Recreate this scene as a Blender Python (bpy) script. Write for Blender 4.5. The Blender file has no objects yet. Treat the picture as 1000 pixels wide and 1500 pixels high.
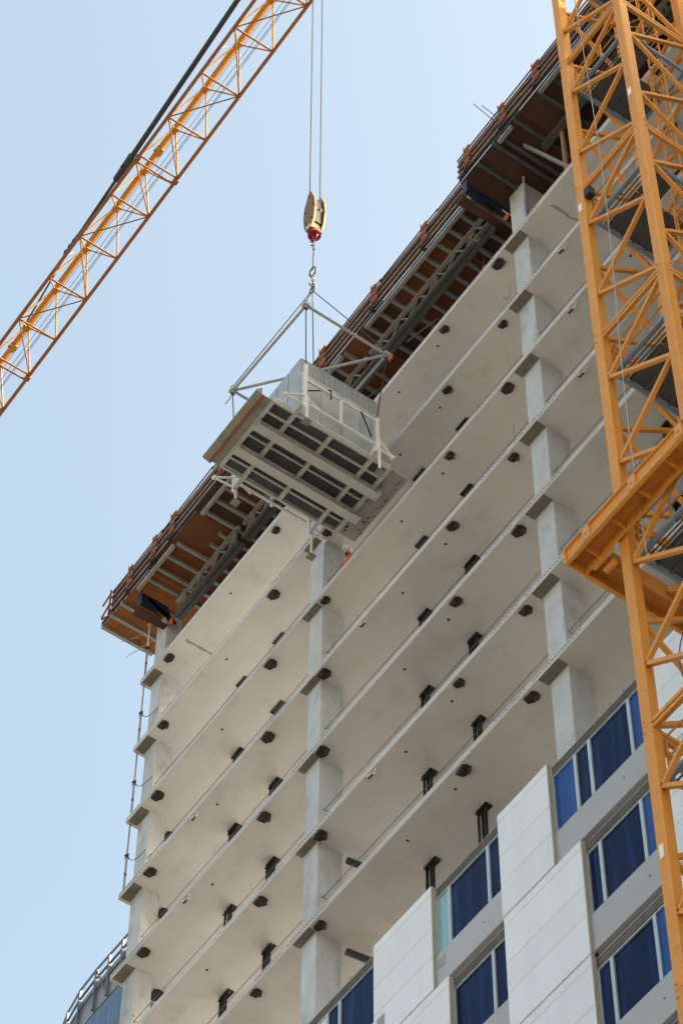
import bpy, math, random
from mathutils import Vector, Matrix
random.seed(7)
R = math.radians
sc = bpy.context.scene
col = sc.collection

# ------------------------------------------------------------------ camera
CAM = Vector((45.1535, -24.2264, -66.7879))
YAW, PITCH, ROLL = -0.9695452, 0.9772402, 0.0106682
cd = bpy.data.cameras.new('camera'); cam = bpy.data.objects.new('camera', cd); col.objects.link(cam)
cd.sensor_fit = 'HORIZONTAL'; cd.sensor_width = 36.0; cd.lens = 36.0 * 4.4095
cd.clip_start = 0.5; cd.clip_end = 20000
_f = Vector((math.sin(YAW) * math.cos(PITCH), math.cos(YAW) * math.cos(PITCH), math.sin(PITCH)))
_r = Vector((math.cos(YAW), -math.sin(YAW), 0)); _u = _r.cross(_f)
_c, _s = math.cos(ROLL), math.sin(ROLL)
rt, up = _c * _r + _s * _u, -_s * _r + _c * _u
m = Matrix((rt, up, -_f)).transposed().to_4x4(); m.translation = CAM
cam.matrix_world = m
sc.camera = cam

# ------------------------------------------------------------------ sky and sun
SUN_EL, SUN_DIR = 28.0, (0.74, 0.673)           # the sun stands behind the tower, to the right
az = math.atan2(SUN_DIR[0], SUN_DIR[1])        # from +Y towards +X
wd = bpy.data.worlds.new('World'); sc.world = wd; wd.use_nodes = True
nt = wd.node_tree; nt.nodes.clear()
sky = nt.nodes.new('ShaderNodeTexSky'); sky.sky_type = 'NISHITA'; sky.sun_disc = False
sky.sun_elevation = R(SUN_EL); sky.sun_rotation = az
sky.air_density = 1.0; sky.dust_density = 10.0; sky.ozone_density = 0.0; sky.altitude = 50
bg = nt.nodes.new('ShaderNodeBackground'); bg.inputs['Strength'].default_value = 0.15
wo = nt.nodes.new('ShaderNodeOutputWorld')
tint = nt.nodes.new('ShaderNodeVectorMath'); tint.operation = 'MULTIPLY'; tint.inputs[1].default_value = (1.05, 1.09, .95)
nt.links.new(sky.outputs[0], tint.inputs[0]); nt.links.new(tint.outputs[0], bg.inputs[0]); nt.links.new(bg.outputs[0], wo.inputs[0])
sd = bpy.data.lights.new('sun', 'SUN'); sd.energy = 3.2; sd.angle = R(0.53); sd.color = (1.0, 0.94, 0.86)
so = bpy.data.objects.new('sun', sd); col.objects.link(so)
sv = Vector((math.sin(az) * math.cos(R(SUN_EL)), math.cos(az) * math.cos(R(SUN_EL)), math.sin(R(SUN_EL))))
so.rotation_euler = sv.to_track_quat('Z', 'Y').to_euler(); so.location = (0, 0, 120)
vs = sc.view_settings
sc.display_settings.display_device = 'sRGB'
vs.view_transform = 'Standard'; vs.look = 'None'; vs.gamma = 1.0; vs.use_curve_mapping = False
vs.exposure = 1.88
sc.cycles.max_bounces = 10; sc.cycles.diffuse_bounces = 6

# ------------------------------------------------------------------ materials
MATS = {}
def mat(name, c, rough=0.8, metal=0.0, spec=0.4, var=0.12, scale=3.0, bump=0.0, streak=0.0, stain=None, stain_amt=0.0, stain_scale=1.0, stain_lo=0.55, stretch=(1, 1, 1), obj=0.05, boards=False):
    """noisy painted / cast surface: colour varies, optional shaped stains, fine relief"""
    mt = bpy.data.materials.new(name); mt.use_nodes = True
    n = mt.node_tree.nodes; l = mt.node_tree.links
    b = n['Principled BSDF']
    b.inputs['Roughness'].default_value = rough; b.inputs['Metallic'].default_value = metal
    b.inputs['Specular IOR Level'].default_value = spec
    geo = n.new('ShaderNodeNewGeometry')
    mp = n.new('ShaderNodeMapping'); mp.inputs['Scale'].default_value = stretch
    l.new(geo.outputs['Position'], mp.inputs['Vector'])
    nz = n.new('ShaderNodeTexNoise'); nz.inputs['Scale'].default_value = scale; nz.inputs['Detail'].default_value = 7; nz.inputs['Roughness'].default_value = 0.62
    l.new(mp.outputs[0], nz.inputs['Vector'])
    mr = n.new('ShaderNodeMapRange'); mr.inputs[1].default_value = 0.25; mr.inputs[2].default_value = 0.75
    mr.inputs[3].default_value = 1 - var; mr.inputs[4].default_value = 1 + var
    l.new(nz.outputs[0], mr.inputs[0])
    oi = n.new('ShaderNodeObjectInfo'); om = n.new('ShaderNodeMapRange'); om.inputs[3].default_value = 1 - obj; om.inputs[4].default_value = 1 + obj
    l.new(oi.outputs['Random'], om.inputs[0]); mu = n.new('ShaderNodeMath'); mu.operation = 'MULTIPLY'; l.new(om.outputs[0], mu.inputs[0]); l.new(mr.outputs[0], mu.inputs[1])
    mx = n.new('ShaderNodeVectorMath'); mx.operation = 'SCALE'; mx.inputs[0].default_value = c
    l.new(mu.outputs[0], mx.inputs['Scale'])
    out = mx.outputs[0]
    if stain:
        n2 = n.new('ShaderNodeTexNoise'); n2.inputs['Scale'].default_value = stain_scale; n2.inputs['Detail'].default_value = 8; n2.inputs['Roughness'].default_value = 0.68
        mp2 = n.new('ShaderNodeMapping'); mp2.inputs['Location'].default_value = (13.1, 4.7, 2.2); mp2.inputs['Scale'].default_value = stretch
        l.new(geo.outputs['Position'], mp2.inputs['Vector']); l.new(mp2.outputs[0], n2.inputs['Vector'])
        cr = n.new('ShaderNodeMapRange'); cr.inputs[1].default_value = stain_lo; cr.inputs[2].default_value = stain_lo + 0.16
        cr.inputs[3].default_value = 0; cr.inputs[4].default_value = stain_amt
        l.new(n2.outputs[0], cr.inputs[0])
        mm = n.new('ShaderNodeMix'); mm.data_type = 'RGBA'
        l.new(cr.outputs[0], mm.inputs['Factor']); l.new(out, mm.inputs['A']); mm.inputs['B'].default_value = (*stain, 1)
        out = mm.outputs['Result']
    if boards:                                       # faint marks of the 2.4 x 1.2 m form sheets on the soffit
        bk = n.new('ShaderNodeTexBrick'); bk.inputs['Scale'].default_value = 1.0; bk.inputs['Brick Width'].default_value = 2.44; bk.inputs['Row Height'].default_value = 1.22
        bk.inputs['Mortar Size'].default_value = .012; bk.inputs['Mortar Smooth'].default_value = .4; bk.offset = .5
        bk.inputs['Color1'].default_value = (1, 1, 1, 1); bk.inputs['Color2'].default_value = (.97, .97, .972, 1); bk.inputs['Mortar'].default_value = (.925, .92, .915, 1)
        mb = n.new('ShaderNodeMapping'); mb.inputs['Location'].default_value = (.4, .62, 0); l.new(geo.outputs['Position'], mb.inputs['Vector']); l.new(mb.outputs[0], bk.inputs['Vector'])
        vm = n.new('ShaderNodeVectorMath'); vm.operation = 'MULTIPLY'; l.new(out, vm.inputs[0]); l.new(bk.outputs[0], vm.inputs[1]); out = vm.outputs[0]
    l.new(out, b.inputs['Base Color'])
    rr = n.new('ShaderNodeMapRange'); rr.inputs[3].default_value = max(0, rough - 0.12); rr.inputs[4].default_value = min(1, rough + 0.12)
    l.new(nz.outputs[0], rr.inputs[0]); l.new(rr.outputs[0], b.inputs['Roughness'])
    if bump:
        bp = n.new('ShaderNodeBump'); bp.inputs['Strength'].default_value = bump; bp.inputs['Distance'].default_value = 0.02
        n3 = n.new('ShaderNodeTexNoise'); n3.inputs['Scale'].default_value = scale * 9; n3.inputs['Detail'].default_value = 5
        l.new(geo.outputs['Position'], n3.inputs['Vector']); l.new(n3.outputs[0], bp.inputs['Height']); l.new(bp.outputs[0], b.inputs['Normal'])
    MATS[name] = mt
    return mt
M = MATS
mat('slab_concrete', (.455, .447, .445), .88, spec=.25, var=.07, scale=.7, bump=.15, stain=(.37, .35, .32), stain_amt=.62, stain_scale=.8, stain_lo=.54, boards=True)
mat('column_concrete', (.44, .46, .485), .85, spec=.25, var=.13, scale=2.2, bump=.25, stain=(.25, .24, .22), stain_amt=.7, stain_scale=1.5, stain_lo=.52, stretch=(1, 1, .45))
mat('rough_patch', (.27, .255, .23), .95, var=.3, scale=9, bump=.4)
mat('soffit_shade', (.145, .13, .105), .85, var=.25, scale=5)  # dark tone for the painted shade on the soffit before the columns
mat('blockout', (.022, .02, .018), .9, var=.4, scale=14)
mat('rust_foam', (.05, .02, .012), .9, var=.4, scale=12)
mat('black_duct', (.004, .0045, .005), .45, var=.3, scale=6)
mat('duct_blue', (.03, .05, .09), .4, var=.3, scale=8)
mat('galv', (.30, .31, .32), .6, metal=.1, spec=.3, var=.12, scale=2)
mat('wire', (.10, .09, .08), .6, var=.2)
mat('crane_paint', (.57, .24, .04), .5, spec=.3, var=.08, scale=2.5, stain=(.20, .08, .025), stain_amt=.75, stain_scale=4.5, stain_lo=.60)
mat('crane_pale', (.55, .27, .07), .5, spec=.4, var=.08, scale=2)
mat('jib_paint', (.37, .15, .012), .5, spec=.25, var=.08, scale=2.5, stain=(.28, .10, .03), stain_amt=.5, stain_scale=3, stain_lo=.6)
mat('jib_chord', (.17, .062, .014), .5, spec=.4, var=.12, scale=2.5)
mat('hook_yellow', (.17, .08, .014), .5, var=.15, scale=5, stain=(.12, .07, .03), stain_amt=.8, stain_scale=5, stain_lo=.58)
mat('hook_red', (.2, .012, .025), .4, var=.2, scale=8)
mat('dark_steel', (.014, .014, .015), .65, metal=0, var=.3, scale=8)
mat('steel_rope', (.028, .03, .032), .6, metal=0, spec=.25, var=.2, scale=20)
mat('chain', (.10, .105, .11), .5, metal=.1, var=.2, scale=10)
mat('drain_dark', (.028, .036, .042), .5, var=.2)
mat('slate_steel', (.15, .205, .27), .5, var=.15, scale=5)
mat('grating', (.085, .085, .087), .6, metal=.4, var=.25, scale=8)
mat('ply', (.15, .05, .017), .7, spec=.3, var=.25, scale=1.6, stain=(.13, .05, .022), stain_amt=.75, stain_scale=1.3, stain_lo=.5, stretch=(.5, 1.6, 1))
mat('ply_new', (.24, .082, .022), .7, spec=.3, var=.2, scale=2, stain=(.12, .05, .022), stain_amt=.6, stain_scale=2.2, stain_lo=.54, stretch=(.5, 1.6, 1))
mat('ply_brown', (.065, .03, .018), .7, spec=.3, var=.3, scale=2, stain=(.07, .035, .02), stain_amt=.8, stain_scale=1.8, stain_lo=.5, stretch=(.5, 1.6, 1))
mat('aluminium', (.27, .26, .23), .5, metal=.35, var=.16, scale=4, stain=(.25, .22, .17), stain_amt=.5, stain_scale=3)
mat('alu_dark', (.085, .085, .085), .55, metal=.3, var=.2, scale=4)
mat('rail_wood', (.30, .16, .09), .8, var=.22, scale=3, stain=(.22, .09, .05), stain_amt=.6, stain_scale=2)
mat('post_rust', (.17, .055, .035), .75, var=.25, scale=6)
mat('net_navy', (.012, .018, .028), .9, var=.35, scale=3)
mat('bracket_blue', (.008, .018, .042), .5, var=.3, scale=3, stain=(.02, .025, .035), stain_amt=.7, stain_scale=2.5)
mat('orange_cloth', (.5, .07, .012), .8, var=.15)
mat('white_paint', (.6, .6, .58), .5, var=.08, scale=4, stain=(.4, .36, .3), stain_amt=.5, stain_scale=5, stain_lo=.6)
mat('cream_steel', (.37, .37, .355), .55, var=.1, scale=3, stain=(.30, .25, .19), stain_amt=.6, stain_scale=3.2, stain_lo=.58)
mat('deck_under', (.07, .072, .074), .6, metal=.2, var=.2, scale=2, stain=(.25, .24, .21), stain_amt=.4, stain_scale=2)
mat('lip_grey', (.21, .195, .165), .7, var=.25, scale=4, stain=(.12, .09, .06), stain_amt=.7, stain_scale=4)
mat('lip_grey2', (.215, .235, .255), .5, var=.15, scale=3)
mat('lip_rust', (.2, .07, .04), .8, var=.3, scale=6)
mat('tail_plate', (.25, .25, .235), .75, var=.12, scale=4, stain=(.15, .145, .13), stain_amt=.7, stain_scale=5, stain_lo=.6)
mat('panel_white', (.66, .685, .74), .6, spec=.35, var=.05, scale=.9, stain=(.52, .54, .56), stain_amt=.3, stain_scale=1.3, stain_lo=.55, stretch=(2.5, 1, .4), obj=.03)
mat('reveal_tan', (.33, .3, .255), .7, var=.1)
mat('spandrel', (.36, .37, .39), .6, var=.05, scale=1.5)
mat('louver', (.3, .3, .31), .5, metal=.3, var=.1)
mat('frame_alu', (.42, .47, .48), .4, metal=.4, var=.05)
mat('helmet_white', (.85, .85, .84), .35, var=.03)
mat('skin', (.45, .24, .17), .6, var=.08, scale=20)
mat('vest_orange', (.9, .13, .015), .8, var=.1, scale=10)
mat('cloth_dark', (.04, .045, .06), .9, var=.2, scale=12)
mat('weed', (.26, .26, .12), .8, var=.3, scale=20)
mat('ground_mat', (.21, .195, .17), .95, var=.15, scale=.05)
mat('asphalt', (.06, .06, .06), .9, var=.2, scale=.4)
mat('paint_line', (.75, .74, .7), .8, var=.1)
mat('kerb_mat', (.4, .39, .37), .9, var=.1)
mat('far_frame', (.10, .112, .13), .5, metal=.2, var=.2, scale=.6)
mat('far_panel', (.22, .24, .275), .6, var=.2, scale=.6)
mat('poster_white', (.75, .75, .75), .7, var=.03)

def glass(name, c, streak_c, amt, spec=.35):
    mt = bpy.data.materials.new(name); mt.use_nodes = True
    n = mt.node_tree.nodes; l = mt.node_tree.links; b = n['Principled BSDF']
    b.inputs['Roughness'].default_value = .12; b.inputs['Specular IOR Level'].default_value = spec
    g = n.new('ShaderNodeNewGeometry'); mp = n.new('ShaderNodeMapping'); mp.inputs['Scale'].default_value = (5.5, 5.5, .35)
    l.new(g.outputs['Position'], mp.inputs['Vector'])
    nz = n.new('ShaderNodeTexNoise'); nz.inputs['Scale'].default_value = 1.0; nz.inputs['Detail'].default_value = 4
    l.new(mp.outputs[0], nz.inputs['Vector'])
    mr = n.new('ShaderNodeMapRange'); mr.inputs[1].default_value = .48; mr.inputs[2].default_value = .75; mr.inputs[4].default_value = amt
    l.new(nz.outputs[0], mr.inputs[0])
    mm = n.new('ShaderNodeMix'); mm.data_type = 'RGBA'; mm.inputs['A'].default_value = (*c, 1); mm.inputs['B'].default_value = (*streak_c, 1)
    l.new(mr.outputs[0], mm.inputs['Factor']); l.new(mm.outputs['Result'], b.inputs['Base Color'])
    MATS[name] = mt
glass('glass_navy', (.0025, .008, .042), (.008, .035, .13), .85, spec=.05)
glass('glass_blue', (.014, .06, .23), (.035, .12, .36), .6, spec=.08)
glass('glass_pale', (.20, .36, .42), (.26, .43, .48), .5)
glass('glass_far', (.04, .085, .16), (.13, .2, .3), .9, spec=.25)

def sheet_material():
    mt = bpy.data.materials.new('sheet_grey'); mt.use_nodes = True
    n = mt.node_tree.nodes; l = mt.node_tree.links; b = n['Principled BSDF']
    b.inputs['Roughness'].default_value = .38
    g = n.new('ShaderNodeNewGeometry')
    def noise(scl, sx, sy, sz, det=5):
        mp = n.new('ShaderNodeMapping'); mp.inputs['Scale'].default_value = (sx, sy, sz)
        l.new(g.outputs['Position'], mp.inputs['Vector'])
        t = n.new('ShaderNodeTexNoise'); t.inputs['Scale'].default_value = scl; t.inputs['Detail'].default_value = det
        l.new(mp.outputs[0], t.inputs['Vector']); return t.outputs[0]
    a = noise(1, 9, 9, .25); c = noise(1.6, 1, 1, 1, 7)
    m1 = n.new('ShaderNodeMapRange'); m1.inputs[1].default_value = .5; m1.inputs[2].default_value = .7; m1.inputs[4].default_value = .8
    l.new(a, m1.inputs[0])
    m2 = n.new('ShaderNodeMapRange'); m2.inputs[1].default_value = .45; m2.inputs[2].default_value = .68; m2.inputs[4].default_value = .75
    l.new(c, m2.inputs[0])
    x1 = n.new('ShaderNodeMix'); x1.data_type = 'RGBA'; x1.inputs['A'].default_value = (.37, .38, .375, 1); x1.inputs['B'].default_value = (.15, .25, .36, 1)
    l.new(m1.outputs[0], x1.inputs['Factor'])
    x2 = n.new('ShaderNodeMix'); x2.data_type = 'RGBA'; x2.inputs['B'].default_value = (.25, .28, .31, 1)
    l.new(x1.outputs['Result'], x2.inputs['A']); l.new(m2.outputs[0], x2.inputs['Factor'])
    l.new(x2.outputs['Result'], b.inputs['Base Color'])
    MATS['sheet_grey'] = mt
sheet_material()

# ------------------------------------------------------------------ mesh helpers
class MB:
    def __init__(s): s.v = []; s.f = []; s.mi = []
    def add(s, vs_, fs, mi=0):
        o = len(s.v); s.v += [Vector(p) for p in vs_]; s.f += [tuple(o + i for i in f) for f in fs]; s.mi += [mi] * len(fs)
        return s
    def box(s, a, b, mi=0):
        x0, y0, z0 = a; x1, y1, z1 = b
        return s.add([(x0, y0, z0), (x1, y0, z0), (x1, y1, z0), (x0, y1, z0), (x0, y0, z1), (x1, y0, z1), (x1, y1, z1), (x0, y1, z1)],
                     [(0, 3, 2, 1), (4, 5, 6, 7), (0, 1, 5, 4), (1, 2, 6, 5), (2, 3, 7, 6), (3, 0, 4, 7)], mi)
    def bar(s, a, b, w, h, upv=(0, 0, 1), mi=0):
        a, b = Vector(a), Vector(b); d = (b - a).normalized(); u = Vector(upv)
        if abs(d.dot(u)) > .98: u = Vector((0, 1, 0))
        sd_ = d.cross(u).normalized(); u = sd_.cross(d).normalized()
        P = []
        for c in (a, b):
            for i, j in ((-1, -1), (1, -1), (1, 1), (-1, 1)): P.append(c + sd_ * (i * w / 2) + u * (j * h / 2))
        return s.add(P, [(0, 1, 2, 3), (7, 6, 5, 4), (0, 4, 5, 1), (1, 5, 6, 2), (2, 6, 7, 3), (3, 7, 4, 0)], mi)
    def tube(s, a, b, r, n=8, r2=None, mi=0):
        a, b = Vector(a), Vector(b); d = (b - a).normalized(); u = Vector((0, 0, 1)) if abs(d.z) < .95 else Vector((1, 0, 0))
        sd_ = d.cross(u).normalized(); u = sd_.cross(d); r2 = r if r2 is None else r2
        P = []
        for c, q in ((a, r), (b, r2)):
            for i in range(n):
                t = 2 * math.pi * i / n; P.append(c + sd_ * (q * math.cos(t)) + u * (q * math.sin(t)))
        return s.add(P, [(i, (i + 1) % n, n + (i + 1) % n, n + i) for i in range(n)] + [tuple(range(n))[::-1], tuple(range(n, 2 * n))], mi)
    def path(s, pts, r, n=6, mi=0):
        for a, b in zip(pts, pts[1:]): s.tube(a, b, r, n, mi=mi)
        return s
    def ring(s, c, nrm, R_, r, n=14, k=6, mi=0):
        c = Vector(c); nrm = Vector(nrm).normalized(); u = Vector((0, 0, 1)) if abs(nrm.z) < .9 else Vector((1, 0, 0))
        a = nrm.cross(u).normalized(); b = nrm.cross(a); P = []; F = []
        for i in range(n):
            t = 2 * math.pi * i / n; d = a * math.cos(t) + b * math.sin(t)
            for j in range(k):
                q = 2 * math.pi * j / k; P.append(c + d * (R_ + r * math.cos(q)) + nrm * (r * math.sin(q)))
        for i in range(n):
            for j in range(k):
                F.append((i * k + j, ((i + 1) % n) * k + j, ((i + 1) % n) * k + (j + 1) % k, i * k + (j + 1) % k))
        return s.add(P, F, mi)
    def prism(s, pts, ext, mi=0):
        n = len(pts); ext = Vector(ext); P = [Vector(p) for p in pts] + [Vector(p) + ext for p in pts]
        return s.add(P, [tuple(range(n))[::-1], tuple(range(n, 2 * n))] + [(i, (i + 1) % n, n + (i + 1) % n, n + i) for i in range(n)], mi)
    def center(s):
        lo = Vector([min(p[i] for p in s.v) for i in range(3)]); hi = Vector([max(p[i] for p in s.v) for i in range(3)])
        return (lo + hi) / 2
    def mesh(s, name, mats, org):
        me = bpy.data.meshes.new(name); me.from_pydata([tuple(p - org) for p in s.v], [], s.f)
        for mname in mats: me.materials.append(M[mname])
        for p, i in zip(me.polygons, s.mi): p.material_index = i
        import bmesh
        bm = bmesh.new(); bm.from_mesh(me); bmesh.ops.recalc_face_normals(bm, faces=bm.faces); bm.to_mesh(me); bm.free()
        return me
    def build(s, name, mats, parent=None, org=None, smooth=False):
        if isinstance(mats, str): mats = [mats]
        org = s.center() if org is None else Vector(org)
        me = s.mesh(name, mats, org)
        if smooth:
            for p in me.polygons: p.use_smooth = True
        return link(name, me, org, parent)
WORLD = {}
def link(name, data, world, parent=None):
    o = bpy.data.objects.new(name, data); col.objects.link(o)
    world = Vector(world)
    if parent is not None:
        o.parent = parent; o.location = world - WORLD[parent.name]
    else: o.location = world
    WORLD[o.name] = world
    return o
def share(src, world, parent, name=None):
    """another piece with the same mesh"""
    return link(name or src.name.split('.')[0], src.data, world, parent)
def tag(o, label=None, cat=None, group=None, kind=None):
    if label: o['label'] = label
    if cat: o['category'] = cat
    if group: o['group'] = group
    if kind: o['kind'] = kind
    return o
def thing(name, loc, label, cat, group=None): return tag(link(name, None, loc), label, cat, group)
def node(name, loc, parent): return link(name, None, loc, parent)

GZ = -68.4
H, ST = 3.0, 0.2                     # storey height, slab thickness
XE, YB = 62.0, 5.2                   # right end and back of the tower, unseen, set to steer the sunlight
COLS = [(.155, .555, .289, .51), (8.18, .555, .21, .672), (17.0, .592, .281, .675), (25.9, .59, .28, .675)]

# ------------------------------------------------------------------ ground
g = MB(); g.add([(-6000, -6000, GZ), (6000, -6000, GZ), (6000, 6000, GZ), (-6000, 6000, GZ)], [(0, 1, 2, 3)])
tag(g.build('ground', 'ground_mat', org=(0, 0, GZ)), kind='structure')
g = MB(); g.add([(-400, -26, GZ + .004), (400, -26, GZ + .004), (400, -12, GZ + .004), (-400, -12, GZ + .004)], [(0, 1, 2, 3)])
road = tag(g.build('road', 'asphalt', org=(0, -19, GZ)), kind='structure')
g = MB()
for i in range(-12, 13): g.add([(i * 8, -19.07, GZ + .008), (i * 8 + 3, -19.07, GZ + .008), (i * 8 + 3, -18.93, GZ + .008), (i * 8, -18.93, GZ + .008)], [(0, 1, 2, 3)])
g.build('lane_marking', 'paint_line', road, org=(0, -19, GZ))
g = MB(); g.box((-400, -12, GZ), (400, -8.5, GZ + .13))
tag(g.build('pavement', 'kerb_mat', org=(0, -10, GZ)), kind='structure')

# ------------------------------------------------------------------ tower
tower = thing('concrete_tower', (15, 4.5, GZ), 'unfinished concrete tower with open floors above and white and blue cladding below', 'building')

pocket_me = None
def make_pocket():
    q = MB()
    q.prism([(-.17, -.13, -.055), (.13, -.14, -.075), (.19, -.02, -.06), (.16, .13, -.05), (-.06, .16, -.04), (-.2, .05, -.05)], (0, 0, .10))
    q.prism([(.02, .02, -.06), (.17, -.01, -.06), (.18, .06, -.19), (.12, .07, -.14), (.08, .09, -.16), (.03, .07, -.1)], (.015, .035, .004), 1)
    return q.mesh('anchor_pocket', ['blockout', 'rust_foam'], Vector())
POCK = [make_pocket() for _ in range(1)]
def make_pocket2():
    q = MB()
    q.prism([(-.19, -.12, -.05), (.1, -.14, -.07), (.17, -.06, -.065), (.17, .1, -.05), (.02, .17, -.045), (-.17, .09, -.05)], (0, 0, .10))
    q.prism([(-.16, -.1, -.05), (.02, -.12, -.06), (.05, -.08, -.1), (-.1, -.06, -.09)], (.01, .03, .004), 1)
    q.prism([(.05, .03, -.05), (.15, .02, -.05), (.15, .07, -.13), (.10, .06, -.22), (.06, .07, -.1)], (.015, .035, .004), 1)
    return q.mesh('anchor_pocket', ['blockout', 'rust_foam'], Vector())
POCK.append(make_pocket2())
hole_me = MB().tube((0, 0, -.004), (0, 0, .03), .035, 10).mesh('soffit_hole', ['blockout'], Vector())
q = MB()                                             # riser opening: a dark collar round a shaft
q.box((-.23, -.14, -.035), (-.20, .14, .0)); q.box((.20, -.14, -.035), (.23, .14, .0)); q.box((-.20, -.14, -.035), (.20, -.11, .0)); q.box((-.20, .11, -.035), (.20, .14, .0))
q.box((-.20, -.11, -.006), (.20, .11, 0))
riser_me = q.mesh('riser_opening', ['black_duct'], Vector())
def slot_strip(x0, x1):
    q = MB(); x = x0
    while x < x1:
        w = random.uniform(.05, .09); q.box((x, -.003, -.012), (x + w, .01, .012)); x += w + random.uniform(.025, .05)
    return q

columns = []
for ci, (cx, cw, cy, cdp) in enumerate(COLS):
    for k in range(-1, 8):                          # storey below slab k
        zt = -H * k; zb = zt - H + ST
        if k == -1: zt = 2.9; zb = ST
        q = MB(); e = .012; x0, x1, y0, y1 = cx, cx + cw, cy, cy + cdp
        ring_ = [(x0 + e, y0), (x1 - e, y0), (x1, y0 + e), (x1, y1 - e), (x1 - e, y1), (x0 + e, y1), (x0, y1 - e), (x0, y0 + e)]
        q.prism([(x, y, zb) for x, y in ring_], (0, 0, zt - zb))
        columns.append(q.build('column', 'column_concrete', tower))
for cx in (.2, 8.2, 17.0, 25.9):
    for cy in (YB - 1.0,):
        for k in range(0, 8):
            zt = -H * k; columns.append(MB().box((cx, cy, zt - H + ST), (cx + .6, cy + .7, zt)).build('column', 'column_concrete', tower))

for k in range(0, 8):                               # unseen walls added inside the floors to dim the right-hand bays
    for a, b in ((11.0, 15.5), (19.0, XE - 2)): MB().box((a, 3.4, -H * k - H + ST), (b, 4.6, -H * k - .0)).build('light_block_wall', 'column_concrete', tower)
MB().box((1.4, 2.0, ST + .002), (XE - 2, 2.2, 2.8)).build('shade_wall', 'ply_brown', tower)  # dark wall added behind the trusses to keep the formwork underside in shade
PX = [1.27, 6.53, 8.95, 14.18, 16.52, 19.9, 23.1, 25.4]
HX = [4.06, 11.95, 13.66, 21.0, 22.6]
RX = [3.65, 5.45, 11.75, 13.6, 20.6, 22.4]
PY = []
for k in range(0, 8):
    z = -H * k
    y0 = 0.0 if k < 7 else .32
    q = MB(); e = .008
    prof = [(y0 + e, z), (y0, z + e), (y0, z + ST - e), (y0 + e, z + ST), (YB, z + ST), (YB, z)]
    q.prism([(0, y, zz) for y, zz in prof], (XE, 0, 0))
    slab = q.build('floor_slab', 'slab_concrete', tower)
    if k == 7: continue
    for i, x in enumerate(PX):
        if (k, i) in ((0, 2), (2, 7)): continue
        o = link('anchor_pocket', POCK[(i + k) % 2], (x + random.uniform(-.02, .02), .165 + random.uniform(-.01, .01), z - .002), slab)
        s_ = random.uniform(.66, .92); o.scale = (s_, s_ * random.uniform(.9, 1.1), random.uniform(.8, 1.25)); o.rotation_euler.z = random.uniform(-.12, .12)
    if k >= 2: link('anchor_pocket', POCK[k % 2], (.28, 1.18, z - .002), slab)
    for x in HX:
        link('soffit_hole', hole_me, (x, .33, z), slab)
    if k >= 1:
        for x in RX:
            o = link('riser_opening', riser_me, (x + random.uniform(-.03, .03), 1.13, z), slab); o.scale.x = random.uniform(.66, .85) if k > 2 else random.uniform(.85, 1.05); o.scale.y = random.uniform(.6, .8) if k > 2 else .8
    # cast-in anchor channel along the slab edge near each column
    for (cx, cw, _, _) in COLS:
        for a, b in ((cx - 1.5, cx - .5), (cx - .25, cx + 1.35)):
            if random.random() < .85:
                qq = slot_strip(max(a, .1), b)
                if not qq.v: continue
                for v in qq.v: v.z += z + ST * .62
                tag(qq.build('anchor_slots', 'blockout', slab), kind='stuff')
    # roughly trowelled repair beside some columns on the top soffit
    if k == 0:
        for x0, yy in ((2.0, .2), (18.6, .25)):
            p = MB(); n = 9; A = []; B = []
            for i in range(n):
                t = i / (n - 1); A.append((x0 - .0 + random.uniform(-.035, .02), yy + t * .95, z - .003)); B.append((x0 + .07 + random.uniform(-.045, .03), yy + t * .95, z - .003))
            p.add(A + B, [(i, i + 1, n + i + 1, n + i) for i in range(n - 1)])
            p.build('patch', 'rough_patch', slab)
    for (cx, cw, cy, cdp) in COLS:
        MB().box((cx - .06, .012, z - .008), (cx + cw + .01, cy - .003, z - .0005)).build('shade_strip', 'soffit_shade', slab)  # shade in front of each column, painted as a thin dark strip
    # guard cables and their clips
    ztop = z + ST
    pts = []
    X = .2
    while X < XE:
        t = (X % 8.9) / 8.9; pts.append((X, .37, ztop + 1.0 - .05 * math.sin(math.pi * t) + random.uniform(-.006, .006))); X += 1.1
    if k <= 6: MB().path(pts, .009, 5).build('guard_cable', 'wire', slab)
    for (cx, cw, cy, cdp) in COLS:
        q = MB()
        for i in range(random.randint(5, 9)):
            xx = cx + cw + .02 + (random.uniform(0, .06)); yy = cy + random.uniform(.05, cdp); zz = ztop + 1.0 + random.uniform(-.35, .12)
            q.bar((xx, yy, zz), (xx + random.uniform(.0, .05), yy + random.uniform(-.05, .05), zz + random.uniform(-.05, .05)), .022, .022)
        q.bar((cx + cw + .02, cy + .1, ztop + 1.0), (cx + cw + .02, cy + cdp * .8, ztop + 1.02), .012, .012)
        tag(q.build('cable_clips', 'galv', slab), kind='stuff')
# black riser pipes standing in the storeys that already have them
for k in range(2, 7):
    for x in RX:
        z1 = -H * k; z0 = -H * (k + 1) + ST
        xs = random.choice([[-.13, -.04, .05, .13], [-.13, .0, .1], [-.12, -.02, .12], [-.12, .03, .11]])
        if k == 2 and random.random() < .6: continue
        for dx in xs:
            q = MB(); w = random.uniform(.04, .07); q.box((x + dx - w / 2, 1.04, z0), (x + dx + w / 2, 1.04 + w, z1 - .007))
            q.build('riser_pipe', 'black_duct', tower)
        q = MB(); q.box((x - .18, 1.01, z1 - .15), (x + .16, 1.03, z1 - .115)); q.build('pipe_bracket', 'black_duct', tower)
for k in (5, 6):
    q = MB(); q.tube((8.86, .92, -H * k - .30), (9.0, 1.75, -H * k - .34), .085, 12); q.build('drain_pipe', 'drain_dark', tower)
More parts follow.
